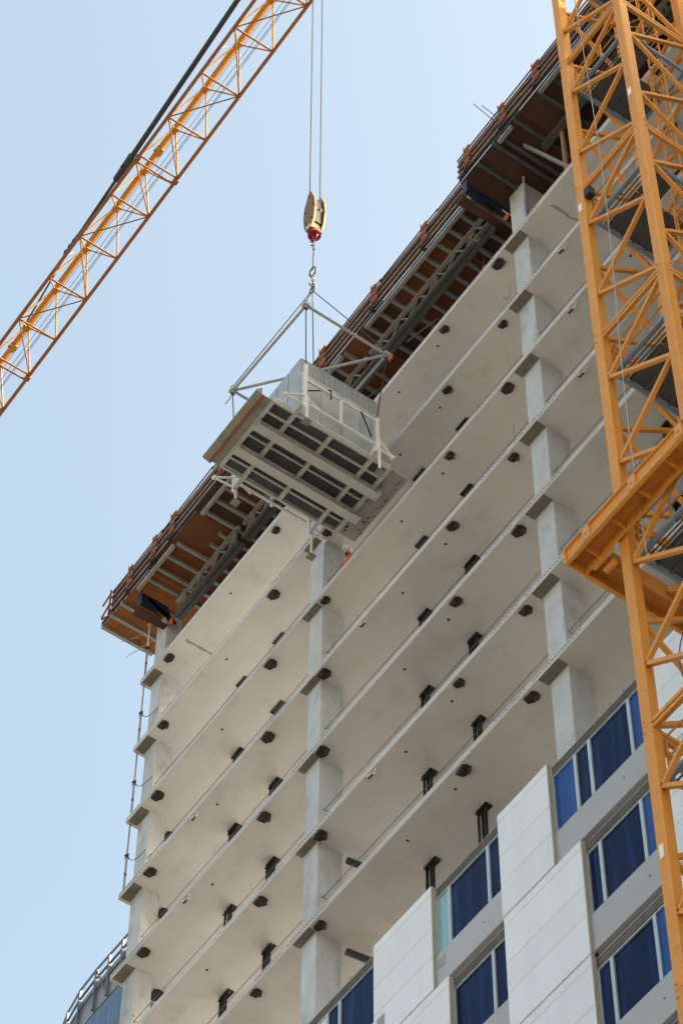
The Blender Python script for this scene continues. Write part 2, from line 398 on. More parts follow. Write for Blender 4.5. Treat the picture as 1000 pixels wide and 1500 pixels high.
# drain brackets poking out under slab edges
for k, x in ((3, 3.3), (4, 3.2), (3, 10.6), (5, 10.9), (2, 19.0), (3, 19.1), (1, 18.9)):
    z = -H * k; q = MB()
    q.bar((x, .02, z - .03), (x + .22, .10, z - .03), .05, .02); q.bar((x + .2, .1, z - .03), (x + .32, .03, z - .07), .03, .03); q.box((x - .02, .06, z - .05), (x + .14, .1, z - .004), 1)
    q.build('edge_bracket', ['white_paint', 'rust_foam'], tower)

# ------------------------------------------------------------------ cladding of the lower storeys
ROWS = [(-20.86, -23.86), (-23.90, -26.98), (-27.02, -30.1), (-30.14, -33.2), (-33.24, -36.3)]
YW, YP = .06, -.04
def wall_panel(x0, x1, zt, zb):
    cuts = [zt, zt - .25, zt - 1.27, zt - 2.07, zb]
    for a, b in zip(cuts, cuts[1:]):
        q = MB(); e = .008; z1 = a - .006; z0 = b + .006
        q.prism([(x0, YP + e, z0), (x0, YP, z0 + e), (x0, YP, z1 - e), (x0, YP + e, z1), (x0, .07, z1), (x0, .07, z0)], (x1 - x0, 0, 0))
        q.build('wall_panel', 'panel_white', tower)
    q = MB(); q.box((x0 + .02, .0, zb - .02), (x1 - .02, .064, zt - .01)); q.build('panel_backing', 'reveal_tan', tower)
    q = MB(); q.box((x1 + .002, YP + .012, zb + .01), (x1 + .022, .066, zt - .012)); q.build('panel_return', 'reveal_tan', tower)
def window(x0, x1, zt, zb, cuts, mats):
    zl, zg0, zg1 = zt - .36, zt - .39, zt - 2.02
    lv = MB(); lv.box((x0, .10, zl), (x1, .16, zt)); lo = lv.build('louver', 'louver', tower)
    for i in range(4):
        z = zt - .045 - i * .09
        q = MB(); q.prism([(x0, YW, z - .05), (x0, YW + .03, z - .052), (x0, YW + .055, z + .0), (x0, YW + .03, z)], (x1 - x0, 0, 0)); q.build('louver_blade', 'louver', lo)
    w = MB(); fr = .035
    w.box((x0, YW, zg0 - .0), (x1, .14, zl - .003)); w.box((x0, YW, zg1 - .03), (x1, .14, zg1)); w.box((x0, YW, zg1), (x0 + fr, .14, zg0)); w.box((x1 - fr, YW, zg1), (x1, .14, zg0))
    wo_ = w.build('window', 'frame_alu', tower)
    xs = [x0 + fr] + list(cuts) + [x1 - fr]
    for i, c in enumerate(cuts): MB().box((c - .045, YW - .004, zg1 + .001), (c + .045, .138, zg0 - .001)).build('mullion', 'frame_alu', wo_)
    for i in range(len(xs) - 1):
        a = xs[i] + (.046 if i else .001); b = xs[i + 1] - (.046 if i < len(xs) - 2 else .001)
        t = random.uniform(-.004, .004)
        MB().box((a, YW + .035 + t, zg1 + .001), (b, YW + .05 + t, zg0 - .001)).build('pane', mats[i], wo_)
    q = MB(); q.prism([(x0, YW - .02, zb + .07), (x0, YW - .02, zg1 - .035), (x0, .16, zg1 - .035), (x0, .16, zb + .07)], (x1 - x0, 0, 0))
    sp = q.build('spandrel', 'spandrel', tower)
    for xx in (x0 + (x1 - x0) * .7,):
        MB().tube((xx, YW - .024, zb + .55), (xx, YW, zb + .55), .022, 8).build('vent_hole', 'blockout', sp)
    return sp
N_, B_, P_ = 'glass_navy', 'glass_blue', 'glass_pale'
zt, zb = ROWS[0]
wall_panel(0.0, 1.9, zt, zb); window(1.93, 5.0, zt, zb, [2.6, 3.2, 4.4], [N_, B_, N_, N_]); wall_panel(5.03, 7.0, zt, zb)
window(7.03, 11.18, zt, zb, [7.9, 8.9, 9.42, 9.87], [N_, N_, 'panel_white', N_, N_])
wall_panel(11.21, 13.19, zt, zb)
sp = window(13.215, 15.41, zt, zb, [13.66, 14.945], [P_, N_, N_])
MB().box((13.27, YW - .026, -23.36), (13.51, YW, -23.06)).build('vent_grille', 'louver', sp)
wall_panel(15.43, 17.03, zt, zb)
window(17.055, 20.0, zt, zb, [17.765, 18.21, 19.42], [B_, N_, N_, B_]); wall_panel(20.03, 22.2, zt, zb)
window(22.23, 24.6, zt, zb, [22.7, 23.9], [N_, N_, B_]); wall_panel(24.63, XE, zt, zb)
for ri, (zt, zb) in enumerate(ROWS[1:]):
    wall_panel(0.0, 2.4, zt, zb); window(2.43, 5.0, zt, zb, [3.2, 4.4], [N_, N_, N_]); wall_panel(5.03, 7.5, zt, zb)
    window(7.53, 11.18, zt, zb, [8.5, 9.4, 10.6], [N_, N_, N_, B_])
    wall_panel(11.21, 13.68, zt, zb)
    sp = window(13.705, 15.41, zt, zb, [14.955], [N_, N_])
    if ri == 0: MB().box((11.5, YP - .002, -22.9), (11.501, YP, -22.89))
    wall_panel(15.46, 17.82, zt, zb)
    window(17.845, 20.2, zt, zb, [18.245, 19.45], [N_, N_, B_]); wall_panel(20.23, 22.4, zt, zb)
    window(22.43, 24.6, zt, zb, [22.9, 24.0], [N_, N_, B_]); wall_panel(24.63, XE, zt, zb)
MB().box((11.32, YP - .006, -23.55), (11.58, YP + .02, -23.12)).build('vent_grille', 'louver', tower)
q = MB(); q.box((.02, .2, GZ), (XE - .02, YB, ROWS[0][0] - .3)); q.build('lower_wall', 'column_concrete', tower)
q = MB(); q.box((0, -.03, GZ), (XE, .19, ROWS[-1][1] - .05)); q.build('lower_cladding', 'panel_white', tower)
for x in (18.5, 18.9, 19.3, 10.2): # anchor bolts left standing on the cladding head
    MB().tube((x, .09, -20.855), (x, .09, -20.78), .014, 6).build('anchor_bolt', 'galv', tower)

# ------------------------------------------------------------------ shore posts at the left slab corner
MID = ['topmost red-ended steel shore post under the formwork at the tower corner', 'slim steel shore post on the tower corner, second storey from the formwork', 'slim steel shore post on the tower corner, third storey from the formwork', 'lowest slim steel shore post on the left corner of the tower']
for i, k in enumerate((0, 1, 2, 3)):
    zb = -H * k + ST; zt = zb + H - ST
    if k == 0: zt = 2.84
    x, y = .06, .10
    t = thing('shore_post', (x, y, zb), MID[i], 'post', 'shore posts at the tower corner')
    mats = ['galv', 'post_rust']
    MB().box((x - .055, y - .055, zb), (x + .055, y + .055, zb + .012)).build('base_plate', 'galv', t)
    MB().tube((x, y, zb + .012), (x, y, zb + 1.5), .032, 10).build('outer_tube', 'galv', t, smooth=False)
    MB().tube((x, y, zb + 1.5), (x, y, zt - .012), .024, 10).build('inner_tube', 'white_paint' if k == 0 else 'galv', t)
    q = MB(); q.tube((x, y, zb + 1.44), (x, y, zb + 1.54), .05, 10); q.bar((x - .11, y, zb + 1.5), (x + .11, y, zb + 1.5), .018, .018); q.bar((x, y - .08, zb + 1.47), (x, y + .08, zb + 1.47), .018, .018)
    q.build('collar', 'dark_steel', t)
    MB().tube((x, y, zb + .7), (x, y, zb + .82), .034, 10).build('marking_band', 'hook_red', t)
    MB().box((x - .055, y - .055, zt - .012), (x + .055, y + .055, zt - .001)).build('head_plate', 'galv', t)
    pts = [(x, y, zb + 1.48)]
    for j in range(1, 9):
        u = j / 8; pts.append((x + .65 * u, y + .22 * u - .06 * math.sin(math.pi * u), zb + 1.48 - .35 * math.sin(math.pi * u) - .10 * u))
    if k in (1, 2, 3): MB().path(pts, .011, 5).build('tie_chain', 'wire', t)

# ------------------------------------------------------------------ formwork tables at the top
def guardrail(parent, x0, x1, y, zb, posts, jit=0.0):
    """timber rails on rusty steel posts with a dark net behind"""
    MB().box((x0, y + .04, zb - .02), (x1, y + .05, zb + 1.04)).build('debris_net', 'net_navy', parent)
    for i, h in enumerate((.10, .42, .74, 1.06)):
        x = x0
        while x < x1 - .05:
            L = min(random.uniform(2.3, 3.6), x1 - x); hh = (.07, .05, .05, .05)[i]; dz = random.uniform(-.025, .025)
            q = MB(); q.bar((x, y + random.uniform(-.012, .012) + (.0 if i < 3 else .02), zb + h + dz), (x + L + .08, y + random.uniform(-.012, .012), zb + h + dz + random.uniform(-.02, .02)), .026, hh * 1.15)
            q.build('rail', 'rail_wood' if i < 3 else 'post_rust', parent); x += L
    for px in posts:
        q = MB(); q.box((px - .02, y - .075, zb - .12), (px + .02, y - .03, zb + 1.16))
        po = q.build('guard_post', 'post_rust', parent)
        for j in range(6):
            z = zb + .08 + j * .17; q = MB(); q.box((px + .021, y - .075, z), (px + .021 + random.uniform(.16, .26), y - .04, z + .085)); q.build('post_cleat', 'rail_wood' if j % 2 else 'post_rust', po)
        q = MB(); q.box((px - .05, y - .09, zb - .16), (px + .05, y + .03, zb - .06)); q.build('post_clamp', 'dark_steel', po)
def joist(parent, x, y0, y1, zb=2.85, m_='aluminium'):
    q = MB(); t = .05
    q.box((x - t, y0, zb), (x + t, y1, zb + .022)); q.box((x - .016, y0 + .002, zb + .022), (x + .016, y1 - .002, zb + .11)); q.box((x - t, y0, zb + .11), (x + t, y1, zb + .13))
    return q.build('joist', m_, parent)
def truss(parent, x0, x1, y, zt=2.84, zb=2.05):
    q = MB(); q.box((x0, y - .055, zt - .11), (x1, y + .055, zt)); up_ = q.build('truss_top_chord', 'aluminium', parent)
    q = MB(); q.box((x0, y - .05, zb + .012), (x1, y - .03, zb + .13)); q.box((x0, y + .03, zb + .012), (x1, y + .05, zb + .13)); q.box((x0, y - .05, zb), (x1, y + .05, zb + .012)); q.box((x0, y + .08, zb + .02), (x1, y + .24, zb + .032)); q.box((x0, y + .22, zb + .032), (x1, y + .24, zb + .12)); q.box((x0, y + .08, zb + .032), (x1, y + .10, zb + .12))
    q.build('truss_bottom_chord', 'alu_dark', parent)
    x = x0 + .1; step = .42; flip = 0
    while x + step < x1:
        a = (x, y, zt - .11) if flip else (x, y, zb + .12); b = (x + step, y, zb + .12) if flip else (x + step, y, zt - .11)
        q = MB(); q.bar(a, b, .045, .045, (0, 1, 0)); q.build('truss_web', 'aluminium', parent)
        if flip == 0 and int((x - x0) / step) % 3 == 0:
            MB().box((x + step - .02, y - .045, zb + .13), (x + step + .02, y + .045, zt - .112)).build('truss_web', 'aluminium', parent)
        x += step; flip = 1 - flip
def ply(parent, xs, y0, y1, mats_, z=2.982):
    for a, b in zip(xs, xs[1:]):
        q = MB(); q.box((a + .003, y0 + random.uniform(0, .02), z + random.uniform(0, .004)), (b - .003, y1, z + .022)); q.build('plywood_sheet', random.choice(mats_), parent)
def frange(a, b, s):
    r = []
    while a < b - 1e-6: r.append(a); a += s
    return r

# left table (reaches past the tower corner)
t1 = thing('flying_form_table', (3.5, -.2, 2.0), 'formwork table with bright orange plywood underside overhanging the left corner of the tower top', 'formwork', 'formwork tables on the tower top')
ply(t1, [-.87, .35, 1.57], -.94, 3.4, ['ply_new']); ply(t1, [1.57, 2.79, 4.01, 5.23, 6.45, 7.7], -.94, 3.4, ['ply', 'ply_brown', 'ply'])
for x, y0, y1 in [(-.83, -.97, .75), (-.33, -1.0, .9), (.18, -.97, .9)]: joist(t1, x, y0, y1)
for x in [1.35, 1.82, 2.33, 2.85, 4.2, 4.7, 5.2, 5.72, 6.2, 6.7, 7.2]:
    joist(t1, x, -.80 if x < 3 else -.72, 3.2)
for x in (3.35, 3.8): joist(t1, x, -.02, 3.2)
q = MB(); q.box((.95, -.92, 2.72), (2.8, -.82, 2.84)); q.build('edge_beam', 'aluminium', t1)
q = MB(); q.box((4.15, -.86, 2.72), (6.0, -.76, 2.84)); q.build('edge_beam', 'aluminium', t1)
MB().box((-.9, -.955, 2.97), (7.7, -.941, 3.2)).build('edge_form', 'net_navy', t1)
truss(t1, 1.2, 4.4, .27); truss(t1, 4.55, 7.6, .33)
guardrail(t1, -.4, 7.7, -1.0, 3.02, [.62, 1.9, 2.85, 5.3, 7.3])
for px in (-.35,):
    q = MB(); q.box((px - .03, -1.07, 2.9), (px + .03, -1.03, 4.1)); q.bar((px, -1.05, 3.4), (px - .42, -1.05, 3.15), .04, .05); q.bar((px, -1.05, 3.9), (px - .42, -1.05, 3.75), .04, .05); q.bar((px - .4, -1.05, 3.1), (px - .12, -1.05, 2.9), .04, .05)
    q.build('end_post', 'post_rust', t1)
MB().tube((-.7, .2, 2.98), (-.62, .2, 2.6), .02, 6).build('drip_hook', 'post_rust', t1)

# middle table
t2 = thing('flying_form_table', (12.8, 0, 2.0), 'long formwork table above the open floors, behind the hook, between the two tall columns', 'formwork', 'formwork tables on the tower top')
ply(t2, [8.9, 10.12, 11.34, 12.56, 13.78, 15.0, 16.574], -.60, 3.4, ['ply', 'ply_brown', 'ply'])
for x in frange(9.1, 16.5, .52):
    if 10.95 < x < 11.55: continue
    joist(t2, x, -.52, 3.2, m_='aluminium')
q = MB(); q.box((11.7, -.60, 2.72), (16.5, -.50, 2.84)); q.build('edge_beam', 'aluminium', t2)
q = MB(); q.box((9.0, -.60, 2.72), (10.6, -.50, 2.84)); q.build('edge_beam', 'aluminium', t2)
MB().box((8.9, -.625, 2.97), (16.55, -.611, 3.2)).build('edge_form', 'net_navy', t2)
truss(t2, 8.95, 11.0, .02); truss(t2, 11.1, 16.45, .02)
guardrail(t2, 8.9, 16.55, -.66, 3.02, [9.75, 12.2, 14.5])
for a, b in ((9.6, 10.3), (12.3, 13.0)):
    q = MB(); q.bar((a, .35, 2.1), (b, .9, 2.9), .03, .03); q.build('stay_rod', 'galv', t2)

# right table
t3 = thing('flying_form_table', (22.5, 0, 2.0), 'dark brown formwork table at the upper right behind the orange mast', 'formwork', 'formwork tables on the tower top')
ply(t3, [16.58, 17.95, 19.15, 20.35, 21.6, 22.8, 24, 25.2, 26.4, 27.6, 29.0], -1.0, 3.4, ['ply_brown'])
for x in (17.35, 18.05, 18.3, 18.9, 19.9, 20.4, 21.0, 21.6, 22.2, 22.8, 23.4, 24.0, 24.6, 25.2, 25.8, 26.4, 27, 27.6, 28.2): joist(t3, x, -.98 if x < 20 else -.9, 3.2, m_='alu_dark')
for a, b in ((18.2, 18.75), (19.95, 21.2), (21.3, 28.6)): MB().box((a, -1.0, 2.72), (b, -.9, 2.84)).build('edge_beam', 'aluminium', t3)
MB().box((16.58, -1.025, 2.97), (29, -1.011, 3.2)).build('edge_form', 'net_navy', t3)
MB().box((18.75, -.02, 2.60), (20.6, .14, 2.84)).build('main_beam', 'alu_dark', t3)
truss(t3, 20.7, 28.6, .1)
guardrail(t3, 16.6, 29.0, -1.08, 3.02, [17.0, 18.5, 19.95, 22.4, 24.8, 27.2])
q = MB(); q.bar((18.5, -.35, 2.78), (19.55, .18, .45), .10, .07); q.build('raking_shore', 'aluminium', t3)
q = MB(); q.box((19.38, .10, .2), (19.47, .19, 2.6)); q.build('timber_post', 'rail_wood', t3)
q = MB(); q.box((18.0, .06, .21), (21.5, .10, .42)); q.build('toe_board', 'rail_wood', t3)
MB().tube((17.72, .2, .2), (17.72, .2, 1.6), .045, 10).build('prop', 'slate_steel', t3)
MB().tube((17.72, .2, 1.6), (17.72, .2, 2.85), .035, 10).build('prop', 'galv', t3)

def blue_bracket(x, yo, yi, zb, zt, label):
    t = thing('steel_bracket', (x, yo, zb), label, 'bracket', 'blue steel column brackets')
    n = 9; arc = [(x, yo + .9 + .32 * math.cos(a), zb + .02 + .28 * math.sin(a)) for a in [math.pi - math.pi * i / (n - 1) for i in range(n)]]
    q = MB(); q.prism([(x, yo, zb)] + arc + [(x, yi, zb), (x, yi, zt), (x, yo, zt)], (.03, 0, 0)); q.build('web_plate', 'bracket_blue', t)
    MB().box((x - .09, yo - .02, zb), (x + .12, yo - .001, zt)).build('end_plate', 'bracket_blue', t)
    q = MB(); q.prism([(x - .35, yo - .02, zb - .05), (x - .05, yo - .02, zb - .05), (x - .1, yi + .1, zb - .05), (x - .3, yi + .1, zb - .05)], (0, 0, .03)); q.build('sole_board', 'ply_brown', t)
    q = MB()
    for i in range(3): q.tube((x - .03, yo + .18 + i * .16, zb + .12 + .1 * (i % 2)), (x - .001, yo + .18 + i * .16, zb + .12 + .1 * (i % 2)), .03, 8)
    tag(q.build('bolt', 'galv', t), kind='stuff')
    q = MB(); q.prism([(x - .0, yi + .05, zb - .05), (x + .14, yi + .05, zb + .03), (x + .15, yi + .1, zb - .12), (x + .03, yi + .1, zb - .16)], (.02, .02, .01)); q.build('warning_flag', 'orange_cloth', t)
blue_bracket(16.72, -.97, .2, 2.22, 2.84, 'dark blue steel bracket beside the tall right column under the formwork')
blue_bracket(.86, -.72, .2, 2.22, 2.84, 'dark blue steel bracket at the left end of the formwork above the corner column')
# slab edge bars and rebar ends
rb = thing('rebar_ends', (17.4, -.5, 4.0), 'two thin reinforcing bars poking out above the formwork against the sky', 'rebar')
for d in (0, .35):
    MB().tube((16.75 + d, -.5, 7.9 - d * 1.9), (17.95 + d * .4, -.45, 4.4), .012, 5).build('bar', 'dark_steel', rb)
rb = thing('rebar_ends', (-.3, .4, 1.8), 'two thin rods hanging below the left corner of the formwork', 'rebar')
for d in (0, .12):
    MB().tube((-.55 + d, .1, 2.9), (-.75 + d, -.35, 2.55 - d), .007, 5).build('bar', 'galv', rb)
    MB().tube((-.3 + d, .55, 2.85), (-.9 + d, -.05, 2.2), .007, 5).build('bar', 'galv', rb)
WL = {(16.2, -.2): 'ragged yellow-green tuft hanging under the middle formwork near the right column', (15.9, .2): 'lower yellow-green tuft on a cord above the top floor edge', (17.0, .1): 'pale green tuft caught on the first floor edge left of the right column',
      (16.6, .3): 'small yellow tuft tied to the guard cable left of the right column'}
for (x, y, z), lab in zip([(16.05, -.15, 1.65), (15.75, .3, .95), (16.75, .25, -2.15), (16.35, .36, -8.0)], WL.values()):
    t = thing('cord_tuft', (x, y, z - .1), lab, 'cord tuft', 'tufts of coloured cord'); q = MB()
    for i in range(12):
        a = Vector((x, y, z)) + Vector([random.gauss(0, .04) for _ in range(3)]); b = a + Vector([random.gauss(0, .06) for _ in range(3)]); q.bar(a, b, .012, .008)
    q.build('fibres', 'weed', t)
    MB().tube((x, y, z), (x + .02, y, z + .75), .006, 5).build('cord', 'wire', t)

# ------------------------------------------------------------------ loading platform
PZ = -5.3
PX0, PX1, PYO, PYI = 10.40, 12.62, -3.97, -.50
pf = thing('loading_platform', ((PX0 + PX1) / 2, -2.23, PZ - .3), 'cream steel loading platform hanging level in front of the open floors, seen from below', 'platform')
W_ = PX1 - PX0
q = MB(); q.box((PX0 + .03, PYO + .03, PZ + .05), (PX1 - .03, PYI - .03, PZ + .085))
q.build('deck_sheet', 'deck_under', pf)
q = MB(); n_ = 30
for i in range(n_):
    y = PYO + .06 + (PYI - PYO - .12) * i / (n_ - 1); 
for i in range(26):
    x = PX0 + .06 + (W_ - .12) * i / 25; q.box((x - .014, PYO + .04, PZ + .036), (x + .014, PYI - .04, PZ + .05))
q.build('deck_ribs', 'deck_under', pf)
for s in (.31, .69):
    x = PX0 + s * W_; w = .115
    q = MB(); q.box((x - w, PYO - .02, PZ - .27), (x + w, PYI + .14, PZ - .25)); q.box((x - .02, PYO + .0, PZ - .25), (x + .02, PYI + .12, PZ - .012)); q.box((x - w * .8, PYO, PZ - .012), (x + w * .8, PYI + .12, PZ + .006))
    mbm = q.build('main_beam', 'cream_steel', pf)
    for yy in (PYO + .0, PYI + .1):
        q = MB(); q.box((x + w - .02, yy, PZ - .25), (x + w + .01, yy + .05, PZ - .1)); q.box((x - w - .01, yy, PZ - .25), (x - w + .02, yy + .05, PZ - .1)); q.build('end_lug', 'cream_steel', mbm)
for yy, ext in ((PYO + .02, 0), (PYO + .19 * 3.47, .36), (PYO + .5 * 3.47, 0), (PYO + .84 * 3.47, .36), (PYI - .04, 0)):
    q = MB(); q.box((PX0 - ext, yy - .05, PZ - .06), (PX1 + ext, yy + .05, PZ + .034)); q.build('cross_member', 'cream_steel', pf)
for s in (.14, .5, .86):
    x = PX0 + s * W_; q = MB(); q.box((x - .025, PYO + .08, PZ - .03), (x + .025, PYI - .1, PZ + .032)); q.build('stringer', 'cream_steel', pf)
for x0_, x1_ in ((PX0 - .055, PX0), (PX1, PX1 + .055)):
    q = MB(); q.box((x0_, PYO, PZ - .05), (x1_, PYI, PZ + .13)); q.build('side_channel', 'cream_steel', pf)
    q = MB(); xx = x0_ - .012 if x0_ < PX0 else x1_; q.box((xx, PYO, PZ + .105), (xx + .012, PYI, PZ + .13)); q.build('channel_flange', 'white_paint', pf)
# outer lip with its rusty angle
q = MB(); q.box((PX0 - .05, PYO - .235, PZ - .02), (PX1 + .02, PYO - .004, PZ + .02)); q.build('lip_plate', 'lip_grey', pf)
q = MB(); q.prism([(PX0 - .1, PYO - .29, PZ - .05), (PX0 - .1, PYO - .24, PZ - .05), (PX0 - .1, PYO - .24, PZ + .03), (PX0 - .1, PYO - .29, PZ + .03)], (W_ + .12, 0, 0)); q.build('edge_angle', 'lip_rust', pf)
q = MB(); q.prism([(PX0 - .12, PYO - .46, PZ + .06), (PX0 - .12, PYO - .295, PZ - .0), (PX0 - .12, PYO - .295, PZ + .30), (PX0 - .12, PYO - .46, PZ + .11)], (W_ + .14, 0, 0)); q.build('toe_board', 'lip_grey', pf)
# inner tail plate
q = MB(); q.box((PX0 + .0, PYI + .005, PZ - .01), (PX1 + .03, PYI + .52, PZ + .02)); tp = q.build('tail_plate', 'tail_plate', pf)
q = MB()
for i in range(60): 
    x = random.uniform(PX0 + .1, PX1); y = random.choice([PYI + .08, PYI + .38, PYI + .44]) + random.gauss(0, .03); w = random.uniform(.01, .03)
    q.box((x, y, PZ - .0135), (x + w * random.uniform(1, 3), y + w, PZ - .0101))
tag(q.build('plate_marks', 'blockout', tp), kind='stuff')
# outrigger posts
def rig_post(x, y, side, top, foot):
    q = MB(); q.box((x - .04, y - .04, PZ - .1), (x + .04, y + .04, top)); po = q.build('post', 'white_paint', pf)
    q = MB(); q.tube((x, y + .07, foot + .02), (x, y + .07, PZ + .5), .035, 8); q.build('jack_leg', 'white_paint', po)
    q = MB(); q.box((x - .1, y - .03, foot - .0), (x + .1, y + .17, foot + .02)); q.build('foot_plate', 'lip_grey', po)
    q = MB(); d = -.58 if y < -2.2 else .46; q.tube((x, y, PZ + .50), (x, y + d, PZ + .02), .028, 8); q.tube((x, y, PZ + .06), (x, y + d, PZ + .0), .028, 8); q.tube((x - .05, y + d, PZ + .01), (x + .05, y + d, PZ + .01), .045, 8)
    q.build('outrigger', 'white_paint', po)
    q = MB(); q.prism([(x - side * .05, y - .015, PZ + .03), (x - side * .35, y - .015, PZ + .03), (x - side * .05, y - .015, PZ + .4)], (0, .03, 0)); q.build('gusset', 'white_paint', po)
    q = MB(); q.ring((x, y, top + .05), (1, 0, 0), .05, .015, 10, 5); q.build('lifting_eye', 'galv', po)
yA, yB = PYO + .19 * 3.47, PYO + .84 * 3.47
rig_post(12.96, yA + .06, 1, -3.4, -5.95); rig_post(12.96, yB - .06, 1, -3.95, -6.3)
rig_post(9.98, yA, -1, -4.1, -5.85); rig_post(9.98, yB, -1, -4.0, -6.3)
for x in (12.96, 9.98):
    for z in ((-4.08, -5.14) if x > 12 else (-4.3, -4.95)):
        q = MB(); q.bar((x, yA + .1, z), (x, yB - .1, z), .06, .06); q.build('guard_rail', 'white_paint', pf)
    q = MB(); q.box((x - .03, -2.22, -5.1), (x + .03, -2.16, -4.11 if x > 12 else -4.35)); q.build('rail_post', 'white_paint', pf)
    q = MB(); pts = [(x, yA + .1, -4.75), (x, yA + .25, -4.95), (x, yA + .5, -5.1)]
    q.path(pts, .025, 6); q.build('curved_brace', 'white_paint', pf)
q = MB(); q.tube((12.99, yA + .8, -3.95), (12.99, yA + .8, -4.35), .02, 6); q.tube((12.99, yA + .8, -3.95), (12.6, yA + .2, -4.0), .02, 6); q.build('latch_rod', 'dark_steel', pf)
q = MB(); q.tube((12.99, yB - .55, -4.1), (12.99, yB - .25, -4.95), .022, 6); q.build('latch_rod', 'dark_steel', pf)

# sheet-clad crate on the platform
cr = thing('sheet_crate', (11.7, -1.9, PZ + .09), 'tall pale grey sheet-clad crate with blue streaks standing on the hanging platform', 'crate')
bx0, bx1, by0, by1, bz0, bz1 = 10.95, 12.5, -3.10, -.70, PZ + .135, -2.30
npan = 4
for i in range(npan):
    a = by0 + (by1 - by0) * i / npan; b = by0 + (by1 - by0) * (i + 1) / npan
    for x in (bx0, bx1): MB().box((x - .012, a + .005, bz0), (x + .012, b - .005, bz1 + random.uniform(-.004, .0))).build('side_sheet', 'sheet_grey', cr)
for i in range(3):
    a = bx0 + (bx1 - bx0) * i / 3; b = bx0 + (bx1 - bx0) * (i + 1) / 3
    for y in (by0, by1): MB().box((a + .016, y - .012, bz0), (b - .016, y + .012, bz1 - .004)).build('end_sheet', 'sheet_grey', cr)
MB().box((bx0 + .02, by0 + .02, bz1 - .05), (bx1 - .02, by1 - .02, bz1 - .02)).build('top_sheet', 'sheet_grey', cr)
MB().box((bx0 - .02, by0 - .02, PZ + .087), (bx1 + .02, by1 + .02, bz0 - .002)).build('base_skid', 'rail_wood', cr)
for i in range(4):
    a = by0 + (by1 - by0) * i / 4; b = a + (by1 - by0) / 4
    MB().box((bx1 + .0125, a + .008, bz1 - .62), (bx1 + .019, b - .008, bz1 - .012)).build('top_band', 'lip_grey2', cr)
for i in range(1, 14):
    y = by0 + (by1 - by0) * i / 14; MB().box((bx1 + .0195, y - .007, bz1 - .62), (bx1 + .032, y + .007, bz1 - .014)).build('rib', 'lip_grey2', cr)

# ------------------------------------------------------------------ lifting frame, slings, hook block
FZ = -1.0
P1, P2, P3, P4 = Vector((10.03, -3.55, FZ)), Vector((13.19, -3.45, FZ)), Vector((13.17, -.95, FZ)), Vector((10.02, -1.0, FZ))
RING = Vector((11.6, -2.23, 3.35))
lf = thing('lifting_frame', (11.6, -2.23, FZ), 'square frame of grey pipes slung from the hook on four wire slings', 'lifting frame')
for a, b in ((P1, P2), (P2, P3), (P3, P4), (P4, P1), (P1, P3)):
    d = (b - a).normalized(); MB().tube(a + d * .06, b - d * .06, .039, 10).build('pipe', 'galv', lf)
for p in (P1, P2, P3, P4):
    q = MB(); q.box(p - Vector((.08, .08, .06)), p + Vector((.08, .08, .06))); q.tube(p + Vector((0, 0, -.13)), p + Vector((0, 0, .13)), .035, 8); q.build('corner_block', 'galv', lf)
    q = MB(); q.ring(p + Vector((0, 0, -.17)), (1, 0, 0), .05, .015, 10, 5); q.ring(p + Vector((0, 0, .17)), (1, 0, 0), .05, .015, 10, 5); q.build('shackle', 'dark_steel', lf)
    MB().tube(p + Vector((0, 0, .2)), RING + Vector((0, 0, -.1)), .014, 6).build('sling', 'steel_rope', lf)
for p, b in ((P1, (9.98, yA, -4.0)), (P2, (12.96, yA + .06, -3.3)), (P3, (12.96, yB - .06, -3.85)), (P4, (9.98, yB, -3.9))):
    MB().tube(p + Vector((0, 0, -.2)), b, .016, 6).build('drop_sling', 'steel_rope', lf)
q = MB(); q.path([P3 + Vector((.1, 0, -.1)), P3 + Vector((.18, 0, -.4)), P3 + Vector((.1, .02, -.5))], .01, 5); q.build('loose_tail', 'wire', lf)
q = MB(); q.prism([P3 + Vector((.06, 0, -.2)), P3 + Vector((.2, 0, -.22)), P3 + Vector((.18, 0, -.42)), P3 + Vector((.08, 0, -.4))], (.02, .04, 0)); q.build('tag', 'orange_cloth', lf)
q = MB(); q.path([P1 + Vector((-.03, 0, -.1)), P1 + Vector((-.1, -.02, -.3)), P1 + Vector((-.25, -.06, -.38))], .012, 5); q.build('loose_tail', 'wire', lf)
for i, (dz, R_, nx) in enumerate(((-.06, .12, (0, 1, 0)), (.2, .09, (1, 0, 0)), (.42, .10, (0.6, 1, 0)), (.66, .09, (1, .3, 0)), (.92, .14, (0, 1, .2)))):
    q = MB(); q.ring(RING + Vector((0, 0, dz)), nx, R_, .03, 14, 6); q.build('chain_link', 'chain', lf)
MB().tube(RING + Vector((0, 0, 1.05)), (11.62, -2.23, 6.3), .02, 8).build('pendant_rope', 'steel_rope', lf)
q = MB(); q.bar((11.62, -2.23, 5.45), (11.62, -2.23, 5.72), .05, .05); q.bar((11.62, -2.23, 5.72), (11.5, -2.25, 5.85), .03, .03); q.build('rope_clip', 'dark_steel', lf)

